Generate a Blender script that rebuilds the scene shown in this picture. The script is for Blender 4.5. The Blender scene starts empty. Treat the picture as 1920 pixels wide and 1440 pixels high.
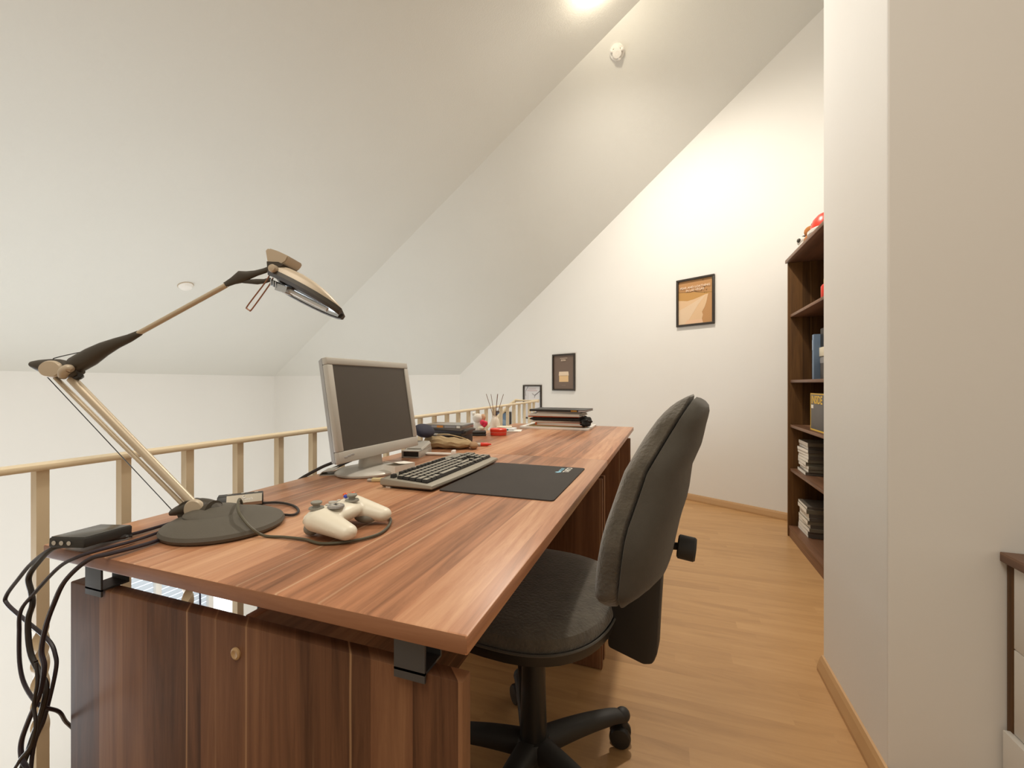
import bpy, bmesh, math, random
from mathutils import Vector, Matrix, Euler
random.seed(7)
PI = math.pi
R = math.radians
SC = bpy.context.scene
COL = SC.collection

# ------------------------------------------------------------------ materials
MATS = {}
def lin(c):
    return tuple((v/12.92 if v <= .04045 else ((v+.055)/1.055)**2.4) for v in c)

def mat(name, col, rough=.6, metal=0.0, bump=0.0, bscale=200.0, var=0.0, vscale=8.0, spec=.5, sheen=0.0, emit=None, estr=1.0, coat=0.0, alpha=1.0, trans=0.0):
    if name in MATS: return MATS[name]
    m = bpy.data.materials.new(name); m.use_nodes = True
    nt = m.node_tree; b = nt.nodes['Principled BSDF']
    b.inputs['Base Color'].default_value = (*col, 1)
    b.inputs['Roughness'].default_value = rough
    b.inputs['Metallic'].default_value = metal
    b.inputs['Specular IOR Level'].default_value = spec
    b.inputs['Coat Weight'].default_value = coat
    b.inputs['Sheen Weight'].default_value = sheen
    b.inputs['Transmission Weight'].default_value = trans
    tc = nt.nodes.new('ShaderNodeTexCoord')
    n = nt.nodes.new('ShaderNodeTexNoise'); n.inputs['Scale'].default_value = vscale; n.inputs['Detail'].default_value = 4
    nt.links.new(tc.outputs['Object'], n.inputs['Vector'])
    mx = nt.nodes.new('ShaderNodeMix'); mx.data_type = 'RGBA'
    v = max(var, .02)
    mx.inputs[6].default_value = (*[max(0, c*(1-v)) for c in col], 1)
    mx.inputs[7].default_value = (*[min(1, c*(1+v)) for c in col], 1)
    nt.links.new(n.outputs['Fac'], mx.inputs[0]); nt.links.new(mx.outputs[2], b.inputs['Base Color'])
    if bump > 0:
        n2 = nt.nodes.new('ShaderNodeTexNoise'); n2.inputs['Scale'].default_value = bscale; n2.inputs['Detail'].default_value = 5
        nt.links.new(tc.outputs['Object'], n2.inputs['Vector'])
        bp = nt.nodes.new('ShaderNodeBump'); bp.inputs['Strength'].default_value = bump; bp.inputs['Distance'].default_value = .004
        nt.links.new(n2.outputs['Fac'], bp.inputs['Height']); nt.links.new(bp.outputs['Normal'], b.inputs['Normal'])
    if emit:
        b.inputs['Emission Color'].default_value = (*emit, 1); b.inputs['Emission Strength'].default_value = estr
    MATS[name] = m
    return m

def wood(name, along, dark, mid, light, plank=.085, pale=(.60, .40, .25), rough=.38, seed=0.0, streak=1.0, paleamt=1.0, length=None, spec=.4, tone=.38):
    """laminate / parquet: boards running along one axis, each with its own tone, streaks and pale sapwood lines"""
    if name in MATS: return MATS[name]
    m = bpy.data.materials.new(name); m.use_nodes = True
    nt = m.node_tree; L = nt.links.new; N = nt.nodes.new
    b = nt.nodes['Principled BSDF']; b.inputs['Roughness'].default_value = rough; b.inputs['Specular IOR Level'].default_value = spec
    tc = N('ShaderNodeTexCoord'); sep = N('ShaderNodeSeparateXYZ'); L(tc.outputs['Object'], sep.inputs[0])
    ax = {'X': 0, 'Y': 1, 'Z': 2}[along]
    others = [i for i in range(3) if i != ax]
    # across = sum of both other axes so that edges get boards too
    add = N('ShaderNodeMath'); add.operation = 'ADD'
    L(sep.outputs[others[0]], add.inputs[0]); L(sep.outputs[others[1]], add.inputs[1])
    def math_(op, a, bb, c=None):
        n = N('ShaderNodeMath'); n.operation = op
        for i, v in enumerate((a, bb, c)):
            if v is None: continue
            if isinstance(v, (int, float)): n.inputs[i].default_value = v
            else: L(v, n.inputs[i])
        return n.outputs[0]
    across = math_('ADD', add.outputs[0], 11.3+seed)
    vv = sep.outputs[ax]
    u = math_('DIVIDE', across, plank)
    ub = math_('FLOOR', u, None)
    if length:
        wn0 = N('ShaderNodeTexWhiteNoise'); wn0.noise_dimensions = '1D'; L(ub, wn0.inputs['W'])
        off = math_('MULTIPLY', wn0.outputs['Value'], length)
        lb = math_('FLOOR', math_('DIVIDE', math_('ADD', vv, off), length), None)
        idv = math_('ADD', math_('MULTIPLY', ub, 7.31), math_('MULTIPLY', lb, 3.17))
    else:
        idv = ub
    wn = N('ShaderNodeTexWhiteNoise'); wn.noise_dimensions = '1D'; L(idv, wn.inputs['W'])
    def stretch(su, sv, detail, rough_=.6, dist=0.0):
        c = N('ShaderNodeCombineXYZ')
        L(math_('MULTIPLY', across, su), c.inputs[0]); L(math_('MULTIPLY', vv, sv), c.inputs[1])
        L(math_('MULTIPLY', idv, 1.73), c.inputs[2])
        n = N('ShaderNodeTexNoise'); n.inputs['Scale'].default_value = 1; n.inputs['Detail'].default_value = detail
        n.inputs['Roughness'].default_value = rough_; n.inputs['Distortion'].default_value = dist
        L(c.outputs[0], n.inputs['Vector']); return n.outputs['Fac']
    s1 = stretch(26*streak, 1.5, 7, .68, .9)
    s2 = stretch(140*streak, 5, 4)
    f = math_('ADD', math_('MULTIPLY', s1, 1.0), math_('MULTIPLY', wn.outputs['Value'], tone))
    f = math_('ADD', f, math_('MULTIPLY', s2, .22))
    f = math_('SUBTRACT', f, .11+tone*.5)
    ramp = N('ShaderNodeValToRGB'); e = ramp.color_ramp.elements
    e[0].position = .18; e[0].color = (*dark, 1); e[1].position = .85; e[1].color = (*light, 1)
    k = ramp.color_ramp.elements.new(.5); k.color = (*mid, 1)
    L(f, ramp.inputs[0])
    col = ramp.outputs[0]
    if paleamt > 0:
        fr = math_('FRACT', u, None)
        wob = math_('MULTIPLY', math_('SUBTRACT', stretch(3, 2.2, 2), .5), .16)
        d = math_('ABSOLUTE', math_('SUBTRACT', math_('ADD', fr, wob), .5), None)
        line = math_('SUBTRACT', 1, math_('MULTIPLY', d, 24))
        line = math_('MAXIMUM', line, 0)
        wn2 = N('ShaderNodeTexWhiteNoise'); wn2.noise_dimensions = '1D'; L(math_('ADD', idv, 40.5), wn2.inputs['W'])
        sel = math_('GREATER_THAN', wn2.outputs['Value'], .45)
        brk = math_('MULTIPLY', math_('MAXIMUM', math_('SUBTRACT', stretch(6, .9, 3), .38), 0), 5)
        brk = math_('MINIMUM', brk, 1)
        fac = math_('MULTIPLY', math_('MULTIPLY', math_('MULTIPLY', line, sel), brk), .75*paleamt)
        mx = N('ShaderNodeMix'); mx.data_type = 'RGBA'; L(fac, mx.inputs[0]); L(col, mx.inputs[6]); mx.inputs[7].default_value = (*pale, 1)
        col = mx.outputs[2]
    L(col, b.inputs['Base Color'])
    bp = N('ShaderNodeBump'); bp.inputs['Strength'].default_value = .06; bp.inputs['Distance'].default_value = .002
    L(s2, bp.inputs['Height']); L(bp.outputs['Normal'], b.inputs['Normal'])
    MATS[name] = m
    return m

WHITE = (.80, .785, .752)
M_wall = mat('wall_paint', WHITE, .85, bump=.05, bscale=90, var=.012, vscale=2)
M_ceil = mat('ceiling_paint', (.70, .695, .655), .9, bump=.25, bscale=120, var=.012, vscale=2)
WD, WM, WL = (.17, .072, .034), (.45, .205, .105), (.66, .38, .22)
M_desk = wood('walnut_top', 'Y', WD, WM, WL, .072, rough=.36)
M_panel = wood('walnut_upright_shaded', 'Z', (.070, .030, .014), (.165, .074, .036), (.27, .135, .066), .060, pale=(.42, .25, .13), rough=.6, seed=.31, spec=.2, tone=.50, paleamt=1.2)  # laminate of the tops, darkened to put the uprights' shade into the colour
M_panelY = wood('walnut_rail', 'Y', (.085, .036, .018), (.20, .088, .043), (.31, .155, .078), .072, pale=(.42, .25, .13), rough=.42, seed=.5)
M_deskX = wood('walnut_edge_shaded', 'X', (.10, .042, .020), (.22, .095, .048), (.33, .16, .085), .03, rough=.55, seed=.2, spec=.25, paleamt=0)  # desk end edges: same laminate, shade put into the darker colours
M_case = wood('walnut_case', 'Z', (.050, .023, .007), (.115, .054, .017), (.20, .096, .030), .09, pale=(.24, .125, .045), rough=.5, seed=.7, spec=.25)
M_caseY = wood('walnut_shelf', 'Y', (.07, .032, .016), (.15, .070, .036), (.24, .12, .065), .06, pale=(.30, .17, .10), rough=.42, seed=.9)
M_floor = wood('oak_parquet', 'X', (.36, .200, .085), (.48, .275, .120), (.56, .335, .155), .064, rough=.36, streak=.5, paleamt=0.0, length=.9, tone=.20)
M_base = mat('oak_skirting', (.50, .30, .14), .4, var=.12, vscale=6)
M_rail = mat('cream_metal_paint', (.74, .62, .43), .45, var=.05)
M_fab = mat('charcoal_plush', (.092, .078, .058), .95, bump=.8, bscale=140, var=.55, vscale=30, sheen=.4)
M_fabd = mat('charcoal_weave', (.075, .067, .054), .9, bump=.25, bscale=700, var=.12, vscale=60, sheen=.15)
M_blk = mat('black_plastic', (.018, .017, .016), .42, bump=.05, bscale=500)
M_blkm = mat('black_soft_plastic', (.028, .026, .024), .6)
M_steel = mat('dark_grey_steel', (.060, .060, .062), .5, .3)
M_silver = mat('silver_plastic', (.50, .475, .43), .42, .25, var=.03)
M_silverd = mat('darker_silver_plastic', (.36, .35, .34), .45, .3)  # darker, greyer silver for monitor back, logo mark and directional pad
M_screen = mat('switched_off_screen', (.075, .062, .050), .4, spec=.45)
M_pad = mat('black_cloth_pad', (.040, .033, .029), .85, bump=.2, bscale=900, var=.18, vscale=7)
M_beige = mat('champagne_plastic', (.52, .43, .32), .42, .1)
M_lampd = mat('dark_bronze_plastic', (.050, .040, .028), .5, bump=.1, bscale=600)
M_lbase = mat('grey_lamp_base', (.095, .083, .064), .62, bump=.12, bscale=700)
M_tube = mat('champagne_tube', (.54, .45, .33), .38, .25)
M_chrome = mat('reflector_metal', (.62, .68, .74), .22, .8)
M_glass = mat('bulb_glass', (.80, .88, .94), .1, 0, spec=.8)
M_ctrl = mat('cream_controller_plastic', (.79, .735, .61), .40)
M_ctrlg = mat('grey_controller_plastic', (.27, .26, .22), .5)
M_white = mat('white_plastic', (.82, .80, .76), .4)
M_paper = mat('white_paper', (.80, .77, .71), .8, var=.05, vscale=20)
M_paperc = mat('cream_paper', (.72, .66, .52), .8, var=.05, vscale=20)
M_red = mat('red_plastic', (.72, .045, .02), .35)
M_orange = mat('orange_card', (.75, .14, .03), .6)
M_cable = mat('black_cable', (.022, .018, .017), .45)
M_cablep = mat('dark_purple_cable', (.026, .018, .026), .45)
M_cableo = mat('olive_cable', (.085, .075, .045), .5)
M_cableg = mat('grey_cable', (.16, .15, .14), .5)
M_key = mat('black_key_sheen', (.36, .335, .28), .42)  # key tops: light reflected off black keys put into the colour
M_keyd = mat('black_key', (.022, .020, .018), .45)
M_kb = mat('taupe_keyboard_shell', (.34, .31, .255), .42, .15)
M_frame = mat('dark_brown_frame', (.030, .021, .014), .45)
M_tan = mat('khaki_canvas', (.43, .31, .17), .9, bump=.4, bscale=450, var=.1, vscale=25)
M_navy = mat('navy_cloth', (.020, .020, .040), .8, bump=.2, bscale=400)
M_kraft = mat('kraft_board', (.45, .31, .16), .8, var=.12, vscale=14)
M_brass = mat('wood_cover_cap', (.42, .27, .13), .5)

# ------------------------------------------------------------------ mesh helpers
def new(): return bmesh.new()

def merge(bm, tmp, M=None, mi=0):
    if M is not None: bmesh.ops.transform(tmp, matrix=M, verts=tmp.verts)
    me = bpy.data.meshes.new('tmp'); 
    for f in tmp.faces: f.material_index = mi
    tmp.to_mesh(me); tmp.free(); bm.from_mesh(me); bpy.data.meshes.remove(me)

def box(bm, x0, x1, y0, y1, z0, z1, bev=0.0, M=None, mi=0, seg=2):
    t = bmesh.new(); bmesh.ops.create_cube(t, size=1)
    bmesh.ops.transform(t, matrix=Matrix.Translation(((x0+x1)/2, (y0+y1)/2, (z0+z1)/2)) @ Matrix.Diagonal((abs(x1-x0), abs(y1-y0), abs(z1-z0), 1)), verts=t.verts)
    if bev > 0:
        bmesh.ops.bevel(t, geom=t.edges[:], offset=bev, offset_type='OFFSET', segments=seg, profile=.5, affect='EDGES')
    merge(bm, t, M, mi)

def rings(bm, rs, caps=True, closed=True, mi=0):
    """loft a list of rings (lists of points)"""
    t = bmesh.new(); V = [[t.verts.new(p) for p in r] for r in rs]; n = len(rs[0])
    for a, b in zip(V[:-1], V[1:]):
        for i in range(n if closed else n-1):
            j = (i+1) % n
            t.faces.new((a[i], a[j], b[j], b[i]))
    if caps:
        t.faces.new(V[0][::-1]); t.faces.new(V[-1])
    bmesh.ops.recalc_face_normals(t, faces=t.faces)
    merge(bm, t, None, mi)

def frame_of(d):
    d = Vector(d).normalized()
    up = Vector((0, 0, 1)) if abs(d.z) < .95 else Vector((1, 0, 0))
    a = d.cross(up).normalized(); b = a.cross(d).normalized()
    return a, b

def cyl(bm, p0, p1, r0, r1=None, seg=20, mi=0):
    r1 = r0 if r1 is None else r1
    p0, p1 = Vector(p0), Vector(p1); a, b = frame_of(p1-p0)
    rings(bm, [[p+(a*math.cos(2*PI*k/seg)+b*math.sin(2*PI*k/seg))*r for k in range(seg)] for p, r in ((p0, r0), (p1, r1))], mi=mi)

def smooth_path(pts, sub=8):
    P = [Vector(p) for p in pts]
    if len(P) < 3: return P
    P = [P[0]*2-P[1]] + P + [P[-1]*2-P[-2]]
    out = []
    for i in range(1, len(P)-2):
        for k in range(sub):
            t = k/sub; p0, p1, p2, p3 = P[i-1:i+3]
            out.append(.5*((2*p1)+(p2-p0)*t+(2*p0-5*p1+4*p2-p3)*t*t+(3*p1-p0-3*p2+p3)*t**3))
    out.append(P[-2]); return out

def tube(bm, pts, r, seg=8, sub=8, mi=0, squash=1.0, smooth=True):
    P = smooth_path(pts, sub) if smooth else [Vector(p) for p in pts]
    rs = []; n = len(P); a = None
    for i, p in enumerate(P):
        d = (P[min(i+1, n-1)]-P[max(i-1, 0)])
        if d.length < 1e-9: d = Vector((0, 0, 1))
        d.normalize()
        if a is None: a, b = frame_of(d)
        else:
            a = (a-d*a.dot(d)).normalized(); b = d.cross(a).normalized()
        rr = r(i/(n-1)) if callable(r) else r
        rs.append([p+(a*math.cos(2*PI*k/seg)+b*math.sin(2*PI*k/seg)*squash)*rr for k in range(seg)])
    rings(bm, rs, mi=mi)

def lathe(bm, prof, c=(0, 0, 0), axis=(0, 0, 1), seg=32, mi=0, sx=1.0, sy=1.0):
    q = Vector((0, 0, 1)).rotation_difference(Vector(axis)).to_matrix()
    rs = []
    for r, z in prof:
        r = max(r, 1e-5)
        rs.append([Vector(c)+q @ Vector((r*math.cos(2*PI*k/seg)*sx, r*math.sin(2*PI*k/seg)*sy, z)) for k in range(seg)])
    rings(bm, rs, mi=mi)

def ell(bm, c, r, M=None, seg=20, mi=0):
    t = bmesh.new(); bmesh.ops.create_uvsphere(t, u_segments=seg, v_segments=max(8, seg//2), radius=1)
    bmesh.ops.transform(t, matrix=Matrix.Translation(c) @ (M or Matrix.Identity(4)) @ Matrix.Diagonal((*r, 1)), verts=t.verts)
    merge(bm, t, None, mi)

def prism(bm, poly, h, M=None, mi=0, bev=0.0):
    """2D polygon in local XY extruded along +Z by h"""
    t = bmesh.new()
    lo = [t.verts.new((x, y, 0)) for x, y in poly]; f = t.faces.new(lo)
    ex = bmesh.ops.extrude_face_region(t, geom=[f])
    bmesh.ops.translate(t, vec=(0, 0, h), verts=[v for v in ex['geom'] if isinstance(v, bmesh.types.BMVert)])
    bmesh.ops.recalc_face_normals(t, faces=t.faces)
    if bev > 0:
        bmesh.ops.bevel(t, geom=t.edges[:], offset=bev, offset_type='OFFSET', segments=2, profile=.5, affect='EDGES')
    merge(bm, t, M, mi)

def rrect(w, h, r, n=5):
    out = []
    for cx, cy, a0 in ((w/2-r, h/2-r, 0), (-w/2+r, h/2-r, 90), (-w/2+r, -h/2+r, 180), (w/2-r, -h/2+r, 270)):
        for k in range(n+1):
            a = R(a0+90*k/n); out.append((cx+r*math.cos(a), cy+r*math.sin(a)))
    return out

def obj(name, bm, m, parent=None, smooth=True, angle=35, loc=None, rot=None):
    me = bpy.data.meshes.new(name); bm.to_mesh(me); bm.free()
    for q in (m if isinstance(m, (list, tuple)) else [m]): me.materials.append(q)
    if smooth:
        for p in me.polygons: p.use_smooth = True
        me.set_sharp_from_angle(angle=R(angle))
    o = bpy.data.objects.new(name, me); COL.objects.link(o)
    if parent is not None: o.parent = parent
    if loc: o.location = loc
    if rot: o.rotation_euler = rot
    return o

def thing(name, label, cat, loc=(0, 0, 0), rz=0.0, group=None):
    o = bpy.data.objects.new(name, None); COL.objects.link(o); o.empty_display_size = .05
    o.location = loc; o.rotation_euler = (0, 0, rz)
    return tag(o, label, cat, group)

def tag(o, label, cat, group=None):
    o['label'] = label; o['category'] = cat
    if group: o['group'] = group
    return o

def struct(name, bm, m, smooth=False, parent=None):
    o = obj(name, bm, m, parent, smooth)
    if parent is None: o['kind'] = 'structure'
    return o

def text(name, body, size, m, parent, M, align='CENTER', ext=.0002):
    cu = bpy.data.curves.new(name, 'FONT'); cu.body = body; cu.size = size; cu.align_x = align; cu.align_y = 'CENTER'; cu.extrude = ext; cu.offset = size*.018
    cu.materials.append(m); cu.resolution_u = 3
    tmp = bpy.data.objects.new('tmp', cu); COL.objects.link(tmp)
    me = bpy.data.meshes.new_from_object(tmp.evaluated_get(bpy.context.evaluated_depsgraph_get()))
    bpy.data.objects.remove(tmp); bpy.data.curves.remove(cu)
    me.name = name; me.materials.clear(); me.materials.append(m)
    o = bpy.data.objects.new(name, me); COL.objects.link(o); o.parent = parent; o.matrix_local = M
    return o

# ------------------------------------------------------------------ camera
AZ = R(19.74)
cam_d = bpy.data.cameras.new('camera'); cam = bpy.data.objects.new('camera', cam_d); COL.objects.link(cam)
cam.location = (0, 0, 1.016); cam.rotation_euler = (R(90), 0, AZ)
cam_d.sensor_width = 36; cam_d.lens = 813.6/1920*36; cam_d.clip_start = .02
SC.camera = cam

# ------------------------------------------------------------------ room shell
ZL = -3.40                                   # lower storey floor
CX, CY, CZ = -6.312, 5.597, 1.148            # corner of the knee walls
GX, GY = -2.945, 5.878                       # where the wall with the posters begins
RD = Vector((.870, -.492))                   # that wall runs to the right along this
def wall(name, p, q, z0, z1, th, side=1, m=None):
    """vertical slab from p to q, thickness to the far side"""
    bm = new(); p, q = Vector(p), Vector(q); d = (q-p).normalized(); n = Vector((-d.y, d.x))*side*th
    base = [p, q, q+n, p+n]
    rings(bm, [[(v.x, v.y, z) for v in base] for z in (z0, z1)])
    return struct(name, bm, m or M_wall)

# left knee wall with two window openings on the lower storey
bm = new()
for y0, y1, z0, z1 in ((-4, -1.5, ZL, 1.19), (2.36, 3.35, ZL, 1.19), (4.92, CY+.05, ZL, 1.19), (-1.5, 2.36, -.95, 1.19), (3.35, 4.92, -1.15, 1.19), (-1.5, 2.36, ZL, -2.6), (3.35, 4.92, ZL, -2.6)):
    box(bm, CX-.2, CX, y0, y1, z0, z1)
struct('wall_left', bm, M_wall)
wall('wall_back', (CX-.2, CY-.017), (GX+.02, GY), ZL, 1.19, .2)
gend = Vector((GX, GY))+RD*5.3
# wall with posters: top follows the roof slope
def roof2(x, y): return 1.016+(3.435+.0464*x-.5478*y)/.5635
def roof1(x): return CZ+.4418*(x-CX)
bm = new()
p0, p1 = Vector((GX, GY)), gend; n = Vector((.492, .870))*.2
z0t, z1t = roof2(*p0)+.06, roof2(*p1)+.06
V = [[(p0.x, p0.y, ZL), (p0.x, p0.y, z0t), (p1.x, p1.y, z1t), (p1.x, p1.y, ZL)]]
V.append([(x+n.x, y+n.y, z) for x, y, z in V[0]])
rings(bm, V); struct('wall_far', bm, M_wall)
wall('wall_right', (1.10, 1.70), (1.10, 3.75), 0, 4.6, .2, -1)
# short wall end (pillar) that hides the near end of the bookcase
bm = new(); box(bm, .519, 3.4, 1.342, 1.819, 0, 4.75, .004); struct('wall_partition', bm, M_wall)
# ceilings: two roof slopes
def slab(name, pts, th=.12):
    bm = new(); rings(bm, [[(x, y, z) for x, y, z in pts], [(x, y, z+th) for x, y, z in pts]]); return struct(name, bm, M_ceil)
def crease(x):                               # y where both slopes meet
    return (3.435+.0464*x-(roof1(x)-1.016)*.5635)/.5478
XR = 3.4
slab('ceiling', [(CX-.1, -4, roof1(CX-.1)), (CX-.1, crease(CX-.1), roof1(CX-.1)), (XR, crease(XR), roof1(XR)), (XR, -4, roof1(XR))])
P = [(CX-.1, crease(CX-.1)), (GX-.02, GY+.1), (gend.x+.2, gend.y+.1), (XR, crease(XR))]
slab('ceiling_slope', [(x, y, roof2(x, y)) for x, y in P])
# floors
bm = new()
edge = [(-1.21, -3.2), (XR, -3.2), (XR, gend.y+.4), (.1557+.87*1.0, 4.125-.492*1.0+.02), (-1.21, 4.897)]
rings(bm, [[(x, y, -.02) for x, y in edge], [(x, y, 0) for x, y in edge]])
struct('floor', bm, M_floor)
bm = new(); rings(bm, [[(x, y, -.26) for x, y in edge], [(x, y, -.022) for x, y in edge]])
struct('floor_slab', bm, M_wall)
bm = new(); box(bm, CX-.1, XR, -4, 6.2, ZL-.1, ZL)
struct('floor_lower', bm, mat('pale_tiles', (.62, .56, .47), .5, var=.05))
bm = new(); box(bm, -1.235, -1.211, -3.2, 4.88, -.27, .03, .002); struct('trim_1', bm, M_rail)
# skirting boards
def skirting(name, p, q, side):
    bm = new(); p, q = Vector(p), Vector(q); d = (q-p).normalized(); n = Vector((-d.y, d.x))*side
    prof = [(0, 0), (.020, 0), (.020, .012), (.012, .042), (.006, .054), (0, .056)]
    rings(bm, [[(s.x+n.x*a, s.y+n.y*a, .0005+z) for a, z in prof] for s in (p, q)])
    return struct(name, bm, M_base)
skirting('baseboard_far', Vector((.1557, 4.125))-RD*1.45, Vector((.1557, 4.125))+RD*1.05, -1)
skirting('baseboard_partition', (.519, 1.30), (.519, 1.819), 1)
# windows on the lower storey
M_shut = mat('backlit_shutter_slats', (.42, .47, .52), .5, emit=(.80, .90, 1.0), estr=.30)
M_sky = mat('bright_window_glass', (.8, .85, .9), .3, emit=(.90, .95, 1.0), estr=1.1)
w = bpy.data.objects.new('window_1', None); COL.objects.link(w); w['kind'] = 'structure'; w.location = (CX-.06, 4.13, -1.9)
def framebars(bm, y0, y1, z0, z1, mull, t=.05, d=.06):
    for a, b in ((y0, y0+t), (y1-t, y1)): box(bm, -d/2, d/2, a, b, z0, z1, .004)
    for a, b in ((z0, z0+t), (z1-t, z1)): box(bm, -d/2, d/2, y0+t, y1-t, a, b, .004)
    for mm in mull: box(bm, -d/2, d/2, mm-t*.7, mm+t*.7, z0+t, z1-t, .004)
bm = new(); framebars(bm, -.78, .79, -.7, .75, (-.30, .40)); obj('window_frame', bm, M_white, w)
bm = new()
for i in range(19):
    z = -.66+i*.074
    rings(bm, [[(-.045+.012*math.sin(a*PI/6), y, z+.033-.0335*math.cos(a*PI/6)) for a in range(7)]+[(-.05, y, z+.033)] for y in (-.74, .46)])
obj('shutter', bm, M_shut, w)
bm = new(); box(bm, -.06, -.05, -.78, .79, -.7, .75); obj('pane', bm, M_sky, w)
bm = new(); tube(bm, [(.05, .22, .7), (.05, .22, .1), (.05, .23, -.6)], .012); obj('shutter_cord', bm, M_navy, w)
w2 = bpy.data.objects.new('window_2', None); COL.objects.link(w2); w2['kind'] = 'structure'; w2.location = (CX-.05, .43, -1.775)
bm = new(); framebars(bm, -1.93, 1.93, -.825, .825, (-.65, .65), .06, .10); obj('window_frame', bm, M_base, w2)
bm = new(); box(bm, -.06, -.05, -1.93, 1.93, -.825, .825); obj('pane', bm, M_sky, w2)

# ------------------------------------------------------------------ railing along the gallery edge
rl = thing('gallery_railing', 'long cream metal balustrade running along the open gallery edge behind the desks', 'railing', (-1.15, 0, 0))
bm = new(); box(bm, -.020, .020, -1.6, 3.885, .849, .862, .004); obj('handrail', bm, M_rail, rl)
bm = new(); box(bm, -.014, .014, -1.6, 3.885, .075, .090, .003); obj('bottom_rail', bm, M_rail, rl)
k = -14
while True:
    y = .485+.1378*k
    if y > 3.88: break
    bm = new(); w_ = .0095
    tw = (k % 2 == 0)
    zs = [.088] + ([.34+.20*i/28 for i in range(29)] if tw else []) + [.850]
    rs = []
    for z in zs:
        a = 0
        if tw: a = R(450)*min(1, max(0, (z-.34)/.20))
        rs.append([(math.cos(a+R(45+90*j))*w_*1.414, y+math.sin(a+R(45+90*j))*w_*1.414, z) for j in range(4)])
    rings(bm, rs); obj('bar', bm, M_rail, rl, angle=50)
    k += 1
for y in (-1.55, .62, 2.0, 3.87):
    bm = new(); box(bm, -.012, .012, y-.012, y+.012, .0, .088); obj('foot', bm, M_rail, rl)
# stair railing beyond the end of the gallery railing
sr = thing('stair_railing', 'sloping cream stair handrail going down past the far end of the gallery', 'railing', (-1.15, 3.95, 0))
bm = new(); tube(bm, [(0, 0, .856), (-.25, .06, .856), (-.30, .06, .82), (-1.6, .06, -.40)], .016, smooth=False); obj('handrail', bm, M_rail, sr)
for i in range(9):
    x = -.10-.16*i; zt = .85 if x > -.27 else .82+(x+.30)*.938
    bm = new(); box(bm, x-.007, x+.007, .053, .067, max(zt-.86, -1.2) if x < -.2 else 0, zt-.006); obj('bar', bm, M_rail, sr)
st = new()
for i in range(7):
    box(st, -1.50-.24*(i+1), -1.50-.24*i+.02, 4.02, 4.90, -.18*(i+1)-.04, -.18*(i+1), .004)
st = tag(obj('staircase', st, M_base), 'wooden stair treads going down beside the poster wall', 'stairs')

# ------------------------------------------------------------------ desks
def desk(label, y0, y1, nearoff, faroff, caps):
    d = thing('desk', label, 'desk', (0, y0, 0), 0, 'walnut desks standing end to end')
    L = y1-y0
    bm = new(); box(bm, -1.012, -.206, 0, L, .7175, .740, .003)
    for f in bm.faces:
        if abs(f.normal.y) > .9: f.material_index = 1
    obj('tabletop', bm, [M_desk, M_deskX], d)
    for y in (nearoff, L-faroff-.022):
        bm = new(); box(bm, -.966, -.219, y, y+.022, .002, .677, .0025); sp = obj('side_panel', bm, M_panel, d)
        for xc in (-.890, -.286):
            # folded sheet-steel spacer under the top
            bm = new(); yo = y-.006
            s = 1 if xc < -.6 else -1
            box(bm, xc-.021, xc+.021, yo, yo+.003, .668, .7175)
            box(bm, xc-.021, xc+.021, yo, y+.034, .677, .680)
            box(bm, xc-.021, xc+.021, y+.031, y+.034, .680, .7175)
            box(bm, xc-.03*(s < 0)-.021, xc+.03*(s > 0)+.021, yo, y+.034, .7145, .7175)
            obj('spacer_bracket', bm, M_steel, d)
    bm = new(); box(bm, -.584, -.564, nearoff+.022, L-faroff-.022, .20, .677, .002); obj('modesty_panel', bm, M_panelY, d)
    for y, s in caps:
        bm = new(); lathe(bm, [(.0002, 0), (.0085, 0), (.0085, .002), (.006, .0035), (.003, .0025), (.0002, .002)], (-.573, y, .636), (0, s, 0)); obj('cover_cap', bm, M_brass, d)
    return d
desk('nearer walnut desk carrying the lamp, game controller and monitor', .430, 1.600, .015, .022, [(.015, -1)])
desk('farther walnut desk carrying the pile of folders, next to the poster wall', 1.603, 2.885, .012, .075, [])
# ------------------------------------------------------------------ bookcase
bc = thing('bookcase', 'tall dark walnut bookcase standing behind the white wall end', 'bookcase', (.757, 2.565, 0))
W, D, T = .805, .31, .018
bm = new(); box(bm, 0, D, 0, T, 0, 1.826, .0015); obj('side_panel', bm, M_case, bc)
bm = new(); box(bm, 0, D, W-T, W, 0, 1.826, .0015); obj('side_panel', bm, M_case, bc)
bm = new(); box(bm, -.012, D, -.008, W+.008, 1.826, 1.848, .002); obj('top_board', bm, M_caseY, bc)
bm = new(); box(bm, D-.006, D, T, W-T, .06, 1.826); obj('back_panel', bm, M_case, bc)
bm = new(); box(bm, .006, .022, T, W-T, 0, .072, .001); obj('plinth', bm, M_caseY, bc)
for z in (.073, .455, .746, 1.043, 1.478):
    bm = new(); box(bm, .004 if z < .1 else .012, D-.007, T, W-T, z-.018, z, .0015); obj('shelf_board', bm, M_caseY, bc)
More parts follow.
